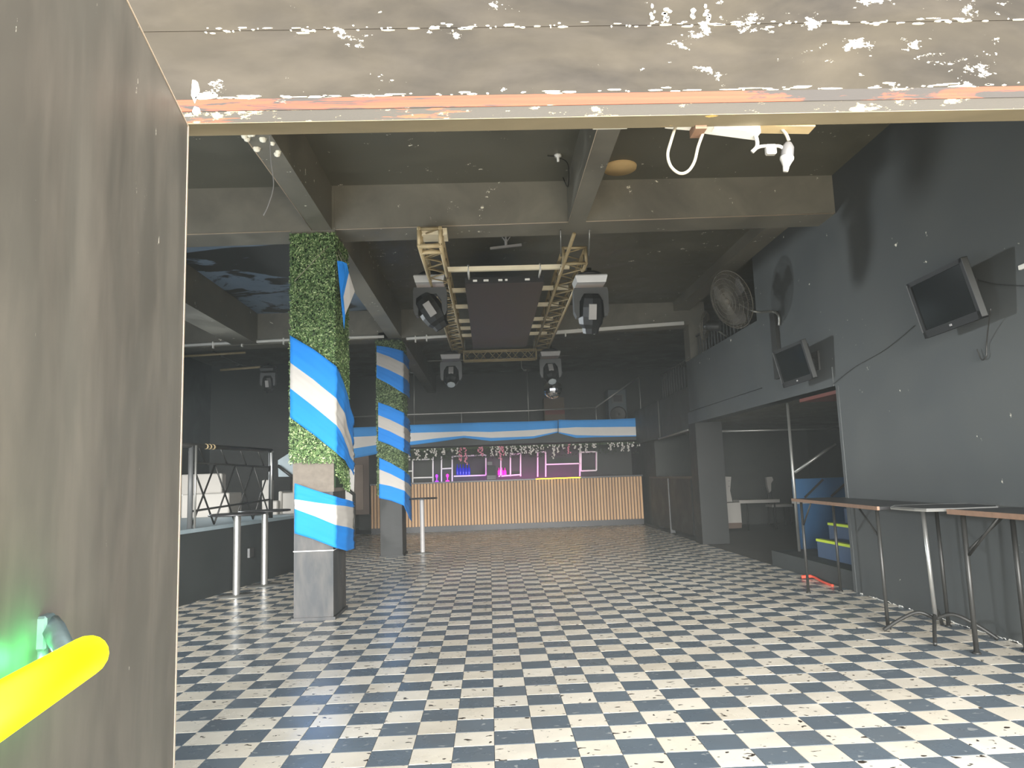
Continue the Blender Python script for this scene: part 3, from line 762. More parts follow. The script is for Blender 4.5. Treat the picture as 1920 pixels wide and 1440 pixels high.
h.build('horn_frame', 'grey_plastic', sp)
G().box(cx-0.12, cx+0.12, 20.15, 20.17, zz-0.09, zz+0.09).build('horn', 'black_plastic', sp)
G().lathe([(0.23, 0), (0.23, 0.03), (0.19, 0.03), (0.08, -0.0), (0.0001, 0.02)], (cx, 20.2, zz-0.45), 18, 0, Matrix.Rotation(PI/2, 3, 'X')).build('woofer', 'dark_metal', sp)
bx = thing('carton', (1.85, 20.4, 2.6), 'brown carton on the gallery behind the mirror ball', 'box')
G().box(1.58, 2.15, 20.2, 20.7, 2.6, 3.45).build('body', 'cardboard', bx)
G().box(1.6, 2.15, 20.18, 20.2, 2.98, 3.1).build('red_band', 'red_paint', bx)
mb = thing('mirror_ball', (1.42, 15.5, 3.13), 'silver mirror ball hanging before the gallery', 'mirror ball')
G().sphere((1.42, 15.5, 3.13), 0.205, 22, 0, 14, False).build('ball', 'mirror', mb)
G().tube([(1.42, 15.5, 3.33), (1.42, 15.5, ZC)], 0.006, 5).build('hanging_cord', 'dark_metal', mb)

# ------------------------------------------------------------------ trusses, crossbars, black panel
def truss(name, label, P, Q, w_, h_, r=0.02, mat='truss_paint', ext=0, n=None, group='lighting trusses'):
    """box truss from P to Q: P,Q are the lower left chord ends; four chords and zigzag braces"""
    P, Q = Vector(P), Vector(Q); t = (Q-P); L = t.length; t.normalize()
    a = t.cross(Vector((0, 0, 1))).normalized(); b = Vector((0, 0, 1))
    root = thing(name, P, label, 'truss', group)
    cs = [Vector((0, 0, 0)), a*w_, a*w_+b*h_, b*h_]
    for i, c in enumerate(cs):
        G().tube([P+c-(t*ext if i == 0 else Vector()), Q+c], r, 8).build('chord', mat, root)
    n = n or int(L/(w_*0.9)); g = G()
    for i in range(4):
        c0, c1 = cs[i], cs[(i+1) % 4]
        for k in range(n):
            u, v_ = P+t*(L*k/n), P+t*(L*(k+1)/n)
            pa, pb_ = (u+c0, v_+c1) if k % 2 == 0 else (u+c1, v_+c0)
            g.tube([pa, pb_], r*0.42, 5, cap=False)
    o = g.build('brace', mat, root)
    for q in (P, Q):
        e = G()
        for i in range(4): e.tube([q+cs[i], q+cs[(i+1) % 4]], r*0.9, 6)
        e.build('end_frame', mat, root)
    return root
ZT = 3.635
tl = truss('truss', 'left lighting truss hanging from the cross beam, cream at its near end', (-0.635, 7.12, ZT), (-0.61, 13.45, ZT), 0.215, 0.18, mat='truss_paint')
nr = G()
for cx_, cz_ in ((0, 0), (0.215, 0), (0, 0.18), (0.215, 0.18)):
    nr.tube([(-0.635+cx_, 7.10, ZT+cz_), (-0.632+cx_, 8.3, ZT+cz_)], 0.0215, 8)
for k in range(2):
    y = 7.12+k*0.2
    nr.tube([(-0.635, y, ZT), (-0.42, y, ZT)], 0.024, 8); nr.tube([(-0.635, y, ZT), (-0.635, y, ZT+0.18)], 0.022, 8); nr.tube([(-0.42, y, ZT), (-0.42, y, ZT+0.18)], 0.022, 8)
nr.build('near_end', 'cream_truss', tl)
G().box(-0.66, -0.36, P1Y-0.03, P1Y+0.2, 3.80, 3.87).build('fixing_plate', 'cream_bar', tl)
tr = truss('truss', 'right lighting truss hanging on rods, its near chord sticking out', (0.9, 7.86, ZT), (0.91, 13.45, ZT), 0.25, 0.18, ext=1.0)
rd = G()
for x in (0.86, 1.17):
    G().tube([(x, 7.75, ZT+0.05), (x-0.02, 7.5, 3.9)], 0.008, 5).build('hanging_rod', 'worn_steel', tr)
tc = truss('truss', 'cross truss joining the far ends of the two lighting trusses', (-0.4, 13.22, 3.42), (0.92, 13.22, 3.42), 0.16, 0.17, r=0.014, mat='truss_paint', n=9)
hr = G()
for x in (-0.38, 0.9): G().tube([(x, 13.15, 3.58), (x, 13.15, 3.95)], 0.012, 5).build('hanging_rod', 'worn_steel', tc)
cbs = []
for i, (y, xa, xb) in enumerate(((8.2, -0.44, 1.0), (9.15, -0.45, 1.09), (10.05, -0.46, 1.05), (11.0, -0.46, 1.05), (11.55, -0.45, 1.05), (12.15, -0.45, 1.05))):
    g = G(); g.bar((xa, y, 3.70), (xb, y, 3.70), 0.05, 0.05)
    g2 = tag(g.build('crossbar', 'cream_bar', None, 'base'), ['nearest cream crossbar over the black panel, seen whole', 'second nearest cream crossbar lying over the black panel', 'third nearest cream crossbar lying over the black panel', 'fourth nearest cream crossbar lying over the black panel', 'fifth nearest cream crossbar lying over the black panel', 'farthest cream crossbar lying over the black panel'][i], 'bar', 'cream crossbars between the trusses')
bp = thing('black_panel', (0.24, 8.55, 3.56), 'flat black board hung under the cream crossbars between the trusses', 'panel')
G().box(-0.22, 0.72, 8.42, 12.75, 3.585, 3.66).build('board', 'table_black', bp)
hk = G()
for x in (-0.17, 0.66):
    G().tube([(x, 8.23, 3.74), (x, 8.17, 3.74), (x, 8.17, 3.66), (x, 8.45, 3.64)], 0.012, 6).build('hanging_hook', 'white_paint', bp)
cl = G()
for x, ww in ((-0.1, 0.05), (0.03, 0.06), (0.2, 0.05), (0.27, 0.03), (0.52, 0.06)):
    G().rbox(Matrix.Translation((x, 8.415, 3.62)), ww/2, 0.008, 0.012, 0.003).build('edge_clip', 'white_paint', bp)

# moving head lights
def moving_head(loc, label, tilt, lens=True, s=1.0, base='bulb_glass', group='moving head lights on the trusses'):
    root = thing('moving_head_light', loc, label, 'stage light', group); o = Vector(loc)
    T = lambda x, y, z: o+Vector((x, y, z))*s
    g = G(); w0, w1 = 0.165, 0.185
    v = [T(x*ww, y*ww*0.95, z) for z, ww in ((-0.12, w0), (-0.045, w1), (-0.03, w1*0.95)) for x, y in ((-1, -1), (1, -1), (1, 1), (-1, 1))]
    f = [(0, 1, 2, 3), (11, 10, 9, 8)]+[(a*4+i, a*4+(i+1) % 4, a*4+4+(i+1) % 4, a*4+4+i) for a in (0, 1) for i in range(4)]
    g.add(v, f, 0); b = g.build('base', base, root)
    c = G().lathe([(0.0001, 0), (0.15, 0), (0.16, 0.02), (0.12, 0.05), (0.0001, 0.055)], T(0, 0, -0.02), 14)
    c.build('top_plate', 'black_plastic', root)
    y = G()
    yk = [(-0.19, -0.16), (0.19, -0.16), (0.2, -0.2), (0.2, -0.44), (0.175, -0.5), (0.145, -0.5), (0.135, -0.32), (0.08, -0.24), (-0.08, -0.24), (-0.135, -0.32), (-0.145, -0.5), (-0.175, -0.5), (-0.2, -0.44), (-0.2, -0.2)]
    n = len(yk)
    vv = [T(a, -0.07, b2) for a, b2 in yk]+[T(a, 0.07, b2) for a, b2 in yk]
    y.add(vv, [(0, 1, 2, 7, 8, 13), (13, 8, 9, 10, 11, 12), (2, 3, 4, 5, 6, 7)]+[tuple(i+n for i in q[::-1]) for q in ((0, 1, 2, 7, 8, 13), (13, 8, 9, 10, 11, 12), (2, 3, 4, 5, 6, 7))]+[(i, i+n, (i+1) % n+n, (i+1) % n) for i in range(n)])
    y.build('yoke', 'grey_plastic', root)
    R3 = Matrix.Rotation(tilt[0], 3, 'X') @ Matrix.Rotation(tilt[1], 3, 'Y')
    pv = T(0, 0, -0.42)
    h = G().lathe([(0.0001, 0.2*s), (0.09*s, 0.2*s), (0.13*s, 0.15*s), (0.15*s, 0.05*s), (0.15*s, -0.06*s), (0.135*s, -0.15*s), (0.1*s, -0.2*s), (0.09*s, -0.26*s), (0.08*s, -0.26*s), (0.078*s, -0.24*s), (0.0001, -0.24*s)], pv, 8, 0, R3, False)
    hd = h.build('head', 'black_plastic', root)
    G().lathe([(0.0001, -0.246*s), (0.04*s, -0.25*s), (0.075*s, -0.242*s)][::-1], pv, 14, 0, R3).build('lens', 'lens', hd)
    vn = G(); 
    m4 = Matrix.Translation(pv) @ R3.to_4x4()
    vn.rbox(m4 @ Matrix.Translation((0, -0.142*s, 0.0)), 0.045*s, 0.012*s, 0.09*s, 0.004)
    vn.build('vent', 'grey_lamp', hd)
    cp = G().tube([T(0, 0, 0.02), T(0, 0, 0.09)], 0.03*s, 8).build('clamp', 'dark_metal', root)
    return root
moving_head((-0.645, 8.6, 3.775-0.03), 'nearer moving head light on the left truss, its head tilted down to the right', (0.15, -0.55))
moving_head((1.235, 8.25, 3.60), 'nearer moving head light on the right truss, its head hanging straight', (0.3, 0.02))
moving_head((-0.645, 13.35, 3.60), 'farther moving head light under the left truss', (-0.75, 0), base='grey_lamp')
moving_head((1.19, 13.35, 3.60), 'farther moving head light under the right truss', (-0.75, -0.05), base='grey_lamp')
moving_head((-4.33, 14.5, 3.63), 'small dark moving head light hanging over the left stage', (0.3, 0), s=0.75, base='dark_metal', group='stage lights over the left stage')
lb = thing('light_bar', (-4.9, 14.5, 3.6), 'two dim yellowish pipes hung crosswise over the left stage', 'bar')
G().tube([onY(330, 669, 14.5), onY(460, 661, 14.5)], 0.025, 6).build('upper_pipe', 'truss_paint', lb)
G().tube([onY(413, 694, 14.5), onY(503, 687, 14.5)], 0.025, 6).build('lower_pipe', 'truss_paint', lb)
G().tube([onY(395, 655, 14.5), onY(415, 668, 14.5), onY(463, 690, 14.5)], 0.012, 5).build('strut', 'dark_metal', lb)
G().tube([onY(395, 655, 14.5), onY(393, 615, 14.5)], 0.012, 5).build('strut', 'dark_metal', lb)
# ceiling bracket
cb = thing('ceiling_bracket', onY(948, 462, 9.0), 'grey T shaped pipe bracket hanging from the ceiling behind the cross beam', 'bracket')
G().bar(onY(919, 466, 9), onY(978, 459, 9), 0.03, 0.03).build('crosspiece', 'grey_lamp', cb)
G().tube([onY(949, 462, 9), onY(949, 462, 9)+Vector((0, 0, 0.16))], 0.016, 8).build('stem', 'grey_lamp', cb)
G().tube([onY(949, 455, 9), onY(939, 440, 9)], 0.008, 5).build('brace', 'grey_lamp', cb)
G().tube([onY(949, 455, 9), onY(959, 440, 9)], 0.008, 5).build('brace', 'grey_lamp', cb)

# white conduit along the far cross beam
wc = thing('wall_conduit', (-3.4, 12.85, 3.84), 'white conduit pipe clipped along the far cross beam', 'conduit')
yy = P2Y-0.035
G().tube([onY(300, 650, yy), onY(545, 637, yy), onY(720, 631, yy)], 0.028, 8).build('left_run', 'white_paint', wc)
G().tube([onY(762, 635, yy), onY(872, 628, yy), onY(905, 624, yy)], 0.028, 8).build('middle_run', 'white_paint', wc)
G().bar(onY(1035, 624, yy), onY(1282, 606, yy), 0.05, 0.06).build('right_run', 'white_paint', wc)
g = G()
for x, y in ((400, 645), (454, 642), (532, 638), (779, 634), (800, 632), (1060, 623), (1114, 619)):
    p = onY(x, y, yy); G().rbox(Matrix.Translation(p+Vector((0, 0, -0.02))), 0.012, 0.03, 0.06, 0.003).build('clip', 'white_paint', wc)

# ------------------------------------------------------------------ ceiling hole plug, wires near the entrance
pk = onZ(1162, 313, ZC)
g = G().lathe([(0.0001, -0.02), (0.165, -0.02), (0.17, 0.0), (0.17, 0.02), (0.0001, 0.02)], (pk.x, pk.y, ZC-0.005), 28, 0)
tag(g.build('ceiling_plug', 'plywood', None, 'base'), 'round tan plywood disc closing a hole in the ceiling', 'disc')
yw = 2.522
def W(x, y): return onY(x, y, yw)
lt = thing('tube_light', W(1400, 240), 'white batten light fixed behind the entrance head', 'light fixture')
for (xa, ya, xb, yb3, ha, hb2, mat, nm) in ((1250, 232, 1312, 236, 0.006, 0.012, 'white_paint', 'tail'), (1316, 237, 1420, 246, 0.022, 0.042, 'white_paint', 'housing'), (1418, 240, 1522, 239, 0.012, 0.022, 'cream_truss', 'tin_strip')):
    p, q = W(xa, ya), W(xb, yb3)
    v = []
    for c, hh in ((p, ha), (q, hb2)):
        v += [c+Vector((0, sx*0.03, sz*hh/2)) for sx, sz in ((-1, -1), (1, -1), (1, 1), (-1, 1))]
    G().add(v, [(0, 1, 2, 3), (7, 6, 5, 4), (0, 4, 5, 1), (1, 5, 6, 2), (2, 6, 7, 3), (3, 7, 4, 0)]).build(nm, mat, lt)
G().box(W(1297, 240).x, W(1318, 240).x, yw-0.045, yw+0.03, W(1305, 252).z, W(1305, 232).z).build('wood_block', 'wood_edge', lt)
for x in (1340, 1400): G().box(W(x, 240).x-0.012, W(x, 240).x+0.012, YF+0.091, YF+0.125, W(x, 245).z-0.005, 2.66).build('mounting_clip', 'white_paint', lt)
G().box(W(1500, 240).x-0.01, W(1500, 240).x+0.01, YF+0.091, YF+0.125, W(1500, 240).z, 2.66).build('mounting_clip', 'cream_truss', lt)
cbx = thing('hanging_cable', W(1285, 326), 'cream cable hanging in a loop from the entrance head', 'cable')
def spline(pts, n=8):
    out = []; P = [pts[0]]+list(pts)+[pts[-1]]
    for i in range(1, len(P)-2):
        for k in range(n):
            t = k/n; a, b, c, d_ = P[i-1], P[i], P[i+1], P[i+2]
            out.append(0.5*((2*b)+(c-a)*t+(2*a-5*b+4*c-d_)*t*t+(3*b-a-3*c+d_)*t**3))
    return out+[pts[-1]]
G().tube(spline([W(1267, 236), W(1258, 265), W(1252, 290), W(1258, 312), W(1274, 325), W(1290, 321), W(1302, 303), W(1309, 275), W(1318, 250)]), 0.0058, 8).build('loop', 'cream_cable', cbx)
lh = thing('lamp_holder', W(1472, 300), 'grey bulb in a white lamp holder dangling from the entrance head', 'lamp')
G().tube(spline([W(1413, 246), W(1419, 262), W(1419, 275), W(1410, 285)]), 0.0075, 8).build('cable_end', 'white_cable', lh)
G().tube(spline([W(1410, 284), W(1425, 275), W(1450, 274), W(1463, 275), W(1472, 284), W(1473, 300)]), 0.0065, 8).build('cable_loop', 'white_cable', lh)
G().tube(spline([W(1465, 241), W(1474, 252), W(1479, 264)]), 0.0065, 8).build('cable_drop', 'cream_cable', lh)
G().rbox(Matrix.Translation(W(1445, 281)), 0.019, 0.012, 0.019, 0.004).build('connector', 'lamp_white', lh)
p = W(1478, 268); q = W(1473, 322); hgt = (p-q).length
R3 = (p-q).to_track_quat('Z', 'Y').to_matrix()
G().lathe([(0.0001, hgt+0.006), (0.012, hgt), (0.022, hgt*0.84), (0.023, hgt*0.4), (0.02, hgt*0.38)], q, 16, 0, R3).build('bulb', 'lamp_grey', lh)
G().lathe([(0.0001, 0), (0.009, 0.0), (0.011, 0.012), (0.012, hgt*0.18), (0.02, hgt*0.34), (0.025, hgt*0.42), (0.025, hgt*0.5), (0.0001, hgt*0.5)], q, 16, 0, R3).build('socket', 'lamp_white', lh)
g = G().tube(spline([onY(505, 240, 5.2), onY(508, 300, 5.2), onY(513, 348, 5.2), onY(503, 385, 5.2), onY(494, 404, 5.2)]), 0.004, 5)
tag(g.build('loose_wire', 'grey_lamp', None, 'base'), 'thin loose wire dangling by the left lengthwise beam', 'wire')
ck = onZ(1046, 290, ZC); cr2 = thing('ceiling_rose', (ck.x, ck.y, ZC-0.08), 'small pale ceiling rose with loose wires left of the right lengthwise beam', 'ceiling rose')
G().lathe([(0.0001, -0.07), (0.012, -0.07), (0.014, -0.03), (0.035, -0.02), (0.035, 0.0), (0.0001, 0.0)], (ck.x, ck.y, ZC), 12).build('rose', 'white_paint', cr2)
G().tube(spline([Vector((ck.x-0.1, ck.y, ZC-0.01)), Vector((ck.x, ck.y, ZC-0.03)), Vector((ck.x+0.1, ck.y+0.05, ZC-0.08)), Vector((ck.x+0.12, ck.y+0.3, ZC-0.2)), Vector((ck.x+0.1, ck.y+0.5, ZC-0.02))]), 0.005, 5).build('wire', 'dark_metal', cr2)
# plaster bits at the right lengthwise beam
q = onY(1145, 243, 4.9)
g = G().box(0.86, 1.12, 4.75, 5.2, 3.885, 3.9)
g.build('plaster_patch', 'plaster_chip', bpy.data.objects['beam.003'])

# ------------------------------------------------------------------ right wall: screens, fans, cables
def tv(c, yaw, tilt, roll, w_, h_, label):
    n = Vector((-math.cos(yaw)*math.cos(tilt), -math.sin(yaw)*math.cos(tilt), -math.sin(tilt)))
    r = Vector((math.sin(yaw), -math.cos(yaw), 0)).normalized(); u = r.cross(-n)
    if u.z < 0: u = -u
    r2 = r*math.cos(roll)+u*math.sin(roll); u2 = u*math.cos(roll)-r*math.sin(roll)
    c = Vector(c); m = Matrix((r2, -n, u2)).transposed().to_4x4(); m.translation = c
    root = thing('television', c, label, 'television', 'screens on the right wall')
    B = lambda x0, x1, y0, y1, z0, z1, g: g.add([m @ Vector(p) for p in ((x0, y0, z0), (x1, y0, z0), (x1, y1, z0), (x0, y1, z0), (x0, y0, z1), (x1, y0, z1), (x1, y1, z1), (x0, y1, z1))], [(3, 2, 1, 0), (4, 5, 6, 7), (0, 1, 5, 4), (1, 2, 6, 5), (2, 3, 7, 6), (3, 0, 4, 7)])
    W2, H2, t = w_/2, h_/2, 0.035
    g = G(); B(-W2, W2, 0, 0.05, H2-t, H2, g); B(-W2, W2, 0, 0.05, -H2, -H2+0.06, g); B(-W2, -W2+t, 0, 0.05, -H2, H2, g); B(W2-t, W2, 0, 0.05, -H2, H2, g)
    g.build('bezel', 'bezel', root)
    g = G(); B(W2, W2+0.004, -0.004, 0.045, -H2+0.01, H2-0.005, g); g.build('side_trim', 'trim_grey', root); g = G(); B(-W2-0.002, -W2+0.008, -0.004, 0.0, -H2+0.05, H2-0.01, g)
    g.build('side_trim', 'trim_grey', root); 
    g = G(); B(-W2+t, W2-t, 0.008, 0.03, -H2+0.06, H2-t, g); g.build('screen', 'screen_glass', root)
    g = G(); B(-W2+0.06, W2-0.06, 0.05, 0.1, -H2+0.06, H2-0.05, g); g.build('back_cover', 'black_plastic', root)
    g = G(); B(-0.012, 0.012, -0.004, 0.002, -H2+0.025, -H2+0.04, g); g.build('badge', 'grey_lamp', root)
    g = G(); bk_ = c-n*0.09; g.tube([bk_, Vector((XR, bk_.y, bk_.z+0.02))], 0.025, 8)
    g.box(XR-0.02, XR+0.0, bk_.y-0.1, bk_.y+0.1, bk_.z-0.1, bk_.z+0.12)
    g.build('wall_bracket', 'dark_metal', root)
    return root
t1 = tv((3.5, 5.347, 2.53), 0.077, 0.209, 0.051, 0.638, 0.465, 'nearer black television on the right wall, tilted down')
G().tube(spline([Vector((3.62, 5.0, 2.38)), onX(1850, 640, 3.71), onX(1849, 668, 3.71), onX(1840, 674, 3.71), onX(1832, 655, 3.71)]), 0.005, 5).build('cable', 'dark_metal', t1)
tv((3.45, 8.027, 2.448), 0.144, 0.212, 0.044, 0.627, 0.442, 'farther black television on the right wall, above the side room opening')
g = G().tube(spline([onX(1560, 722, XR-0.01), onX(1600, 690, XR-0.01), onX(1660, 655, XR-0.01), onX(1715, 610, XR-0.01)]), 0.0035, 5)
tag(g.build('wall_cable', 'cable_grey', None, 'base'), 'thin dark cable run along the right wall between the two screens', 'cable')
g = G().tube(spline([onX(1835, 525, XR-0.01), onX(1870, 533, XR-0.01), onX(1925, 537, XR-0.01)]), 0.0035, 5)
tag(g.build('wall_cable', 'cable_grey', None, 'base'), 'short dark cable running right from the nearer screen', 'cable')
g = G().rbox(Matrix.Translation(onX(1925, 497, XR-0.01)), 0.01, 0.07, 0.016, 0.003)
tag(g.build('cable_duct', 'white_paint', None, 'base'), 'white cable duct end high on the right wall', 'duct')

def fan(c, n, R, label, blade=True, nsp=110, base=None):
    c = Vector(c); n = Vector(n).normalized(); q = n.to_track_quat('Z', 'Y').to_matrix()
    P = lambda r, a, z: c+q @ Vector((r*math.cos(a), r*math.sin(a), z))
    root = thing('wall_fan', c, label, 'fan')
    g = G()
    prof = [(0.12, 0.075), (0.3, 0.085), (0.55, 0.085), (0.78, 0.07), (0.92, 0.045), (1.0, 0.0)]
    for i in range(nsp):
        a = 2*PI*i/nsp
        g.tube([P(R*r, a+0.25*(1-r), z*R/0.375) for r, z in prof], 0.0024, 3, cap=False)
        if i % 2 == 0: g.tube([P(R*r, a, -z*R/0.375) for r, z in prof], 0.0022, 3, cap=False)
    for rr, z in ((1.0, 0), (0.92, 0.045), (0.78, 0.07), (0.62, 0.082), (0.45, 0.085), (0.3, 0.085), (0.18, 0.08)):
        g.tube([P(R*rr, 2*PI*k/36, z*R/0.375) for k in range(36)], 0.006 if rr == 1.0 else 0.003, 4, closed=True)
    cg = g.build('cage', 'fan_wire', root)
    G().lathe([(0.0001, 0.09), (R*0.12, 0.085), (R*0.13, 0.075), (0.0001, 0.07)], c, 14, 0, q).build('badge', 'fan_wire', cg)
    b = G()
    for k in range(3):
        a0 = 2*PI*k/3+0.5; v = []
        for r, wd, tw in ((0.12, 0.25, 0.03), (0.4, 0.42, 0.035), (0.7, 0.42, 0.03), (0.9, 0.3, 0.02)):
            v += [P(R*r, a0-wd, tw), P(R*r, a0+wd, -tw)]
        f = [(i*2, i*2+1, i*2+3, i*2+2) for i in range(3)]
        b.add(v, f); b.add([x-n*0.004 for x in v], [w_[::-1] for w_ in f])
    b.build('blade', 'fan_blade', root)
    G().lathe([(0.0001, -0.25), (0.07, -0.24), (0.08, -0.2), (0.08, -0.05), (0.05, 0.03), (0.0001, 0.04)], c, 14, 0, q).build('motor', 'dark_metal', root)
    return root
fc = onX(1372, 562, 3.16)
f1 = fan(fc, (-0.9, -0.27, -0.33), 0.38, 'large dusty round wall fan on the right wall by the gallery')
g = G(); pA = fc+Vector((0.12, 0.2, 0.03)); a1 = onX(1415, 584, 3.4); wl = onX(1452, 600, XR)
g.tube(spline([pA, a1, onX(1448, 584, 3.66), onX(1460, 592, XR-0.03), onX(1461, 610, XR-0.02)]), 0.016, 8)
g.build('bracket_arm', 'worn_steel', f1)
g = G(); g.box(XR-0.05, XR, 8.98, 9.14, 2.42, 3.28); g.build('wall_post', 'dark_metal', f1)
fs = onX(1322, 611, 3.35)
f2 = fan(fs, (-0.9, 0.45, 0.15), 0.22, 'small grey fan seen edge on over the gallery parapet, left of the large fan', nsp=28)
g = G().tube([fs+Vector((0.1, 0.05, 0)), Vector((XR+0.08, fs.y+0.2, 3.3))], 0.014, 6)
g.build('bracket_arm', 'worn_steel', f2)
# gallery bars
gb = thing('gallery_bars', (3.85, 11.6, 3.31), 'thin upright bars on the side gallery parapet behind the fan', 'railing')
b0 = None
for k in range(17):
    y = 10.3+k*0.16
    if b0 is None:
        b0 = G().tube([(3.84, y, 3.30), (3.84, y, 3.72)], 0.009, 5).build('bar', 'grey_plastic', gb); yb0 = y
    else:
        o = b0.copy(); COL.objects.link(o); o.location.y = y-yb0
G().tube([(3.84, 10.2, 3.72), (3.84, 12.96, 3.72)], 0.014, 6).build('top_rail', 'dark_metal', gb)
gb = thing('gallery_bars', (3.83, 14.2, 2.86), 'upright bars on the far stepped gallery parapet', 'railing')
b0 = None
for k in range(12):
    y = 13.5+k*0.2
    if b0 is None:
        b0 = G().tube([(3.84, y, 2.8), (3.84, y, 3.4)], 0.012, 5).build('bar', 'grey_plastic', gb); yb0 = y
    else:
        o = b0.copy(); COL.objects.link(o); o.location.y = y-yb0
G().tube([(3.84, 13.4, 3.4), (3.84, 15.8, 3.4)], 0.014, 6).build('top_rail', 'dark_metal', gb)
g = G().tube([onX(1235, 823, 3.73), onX(1290, 806, 3.70)], 0.018, 6)
tag(g.build('conduit', 'worn_steel', None, 'base'), 'short pale conduit under the far gallery parapet', 'conduit')
# half doors beyond the opening
hd = thing('half_door', (3.85, 15.4, 0), 'dark half height swing doors right of the bar', 'door')
G().box(3.82, 3.86, 13.9, 15.6, 0.08, 1.15).build('leaf', 'black_paint', hd)
G().box(3.82, 3.86, 15.66, 17.35, 0.08, 1.15).build('leaf', 'black_paint', hd)
G().box(3.80, 3.90, 15.6, 15.66, 0, 1.2).build('post', 'grey_plastic', hd)
G().box(3.80, 3.90, 13.6, 17.4, 1.15, 1.19).build('top_board', 'dark_metal', hd)

# ------------------------------------------------------------------ side room
struct(G().box(XR+0.03, 4.35, 7.62, 9.9, 0, 0.2).build('trim_8', 'stage_paint'), 'low kerb at the foot of the blue stairs')
stp = thing('stair', (4.6, 8.6, 0.2), 'blue stair with bright yellow nosings in the side room', 'stairs')
for k, (x0, y0, y1, z1) in enumerate(((4.0, 7.7, 9.02, 0.42), (4.3, 7.7, 9.32, 0.585), (4.6, 7.7, 9.5, 0.76), (4.9, 7.7, 9.5, 0.94))):
    G().box(x0, 5.3 if k == 3 else x0+0.6, y0, y1, 0.2 if k < 2 else z1-0.3, z1-0.012).build('step', 'blue_riser', stp)
    if k < 2:
        G().box(x0-0.012, x0+0.05, y0, y1, z1-0.03, z1).build('nosing', 'yellow_tape', stp)
G().tube([(4.04, 9.66, 0.2), (4.04, 9.66, 2.16)], 0.02, 8).build('newel_pole', 'worn_steel', stp)
G().tube([onY(1490, 886, 9.64), onY(1567, 832, 9.5)], 0.02, 8).build('handrail', 'worn_steel', stp)
bw = thing('blue_partition', (4.95, 11.0, 0), 'blue painted low partition with a grey ledge behind the stair', 'partition')
G().box(4.62, 6.4, 11.0, 11.12, 0.8, 1.12).build('upper_board', 'blue_paint', bw)
G().box(4.6, 6.4, 10.94, 11.14, 0.75, 0.82).build('ledge', 'grey_lamp', bw)
G().box(4.66, 6.4, 11.02, 11.12, 0.0, 0.76).build('lower_board', 'blue_paint', bw)
G().bar((4.72, 10.93, 0.84), (5.02, 10.93, 1.1), 0.01, 0.03).build('rail_shadow_bar', 'dark_metal', bw)  # dark strips standing for the rail's shadows on the blue boards
G().bar((5.12, 10.93, 0.84), (5.42, 10.93, 1.08), 0.01, 0.03).build('rail_shadow_bar', 'dark_metal', bw)
g = G().box(3.9, 5.2, 7.7, 8.95, 2.10, 2.14)
tag(g.build('ceiling_board', 'red_paint', None, 'base'), 'dull red board under the gallery slab over the stair', 'board')
g = G().tube([onY(1340, 809, 13.2), onY(1600, 803, 13.2)], 0.022, 6)
tag(g.build('overhead_pipe', 'worn_steel', None, 'base'), 'level pale pipe crossing the side room opening', 'pipe')
def quad_solid(px, Y, d, name, mat, parent):
    P = [onY(x, y, Y) for x, y in px]; n = len(P)
    v = P+[p+Vector((0, d, 0)) for p in P]
    return G().add(v, [tuple(range(n)), tuple(range(2*n-1, n-1, -1))]+[(i, i+n, (i+1) % n+n, (i+1) % n) for i in range(n)]).build(name, mat, parent)
ws = thing('bench_seat', (5.2, 15.6, 0), 'white buttoned bench seat in the side room, behind the far pillar', 'bench')
p0 = onY(1355, 980, 15.6)
quad_solid([(1343, 893), (1371, 894), (1369, 920), (1371, 930), (1374, 943), (1346, 944)], 15.9, 0.12, 'backrest', 'white_vinyl', ws)
quad_solid([(1346, 944), (1388, 942), (1391, 980), (1351, 981)], 15.4, 0.6, 'seat', 'white_vinyl', ws)
bt = G()
for x in (1350, 1359, 1367):
    for y in (902, 912): bt.sphere(onY(x, y, 15.89), 0.014, 6, 0, 4)
bt.build('button', 'grey_lamp', ws)
quad_solid([(1352, 981), (1391, 980), (1391, 990), (1352, 992)], 15.42, 0.55, 'plinth', 'brown_board', ws)
wt = thing('low_bench', (5.8, 15.6, 0), 'long thin white bench top on dark legs in the side room', 'bench')
quad_solid([(1386, 938), (1462, 936), (1462, 942), (1386, 944)], 15.5, 0.4, 'top', 'white_vinyl', wt)
for x in (1400, 1452):
    p = onY(x, 942, 15.6); G().tube([p, Vector((p.x, p.y, 0))], 0.018, 6).build('leg', 'dark_metal', wt)
wh = thing('chair', (5.9, 16.0, 0), 'small white chair with a curved back in the side room, beside the thin pole', 'chair')
quad_solid([(1437, 895), (1448, 894), (1450, 900), (1446, 906), (1446, 920), (1443, 924), (1439, 912)], 16.2, 0.1, 'backrest', 'white_vinyl', wh)
p = onY(1448, 925, 16.2)
G().box(p.x-0.1, p.x+0.35, 16.0, 16.4, 0.44, 0.5).build('seat', 'white_vinyl', wh)
for dx in (-0.06, 0.3):
    for dy in (16.05, 16.35): G().tube([(p.x+dx, dy, 0.44), (p.x+dx, dy, 0)], 0.015, 6).build('leg', 'dark_metal', wh)
G().tube([(p.x-0.06, 16.3, 0.44), (p.x-0.06, 16.3, 0.8)], 0.015, 6).build('back_post', 'dark_metal', wh)
G().tube([(p.x+0.1, 16.3, 0.44), (p.x, 16.25, 0.8)], 0.015, 6).build('back_post', 'dark_metal', wh)
g = G().tube(spline([Vector((3.62, 8.66, 0.02)), Vector((3.72, 8.6, 0.03)), Vector((3.70, 8.3, 0.015)), Vector((3.68, 8.0, 0.015))]), [0.02]*8+[0.014]*17, 6)
tag(g.build('red_rod', 'red_plastic', None, 'base'), 'short orange red rod lying on the floor by the near jamb', 'rod')

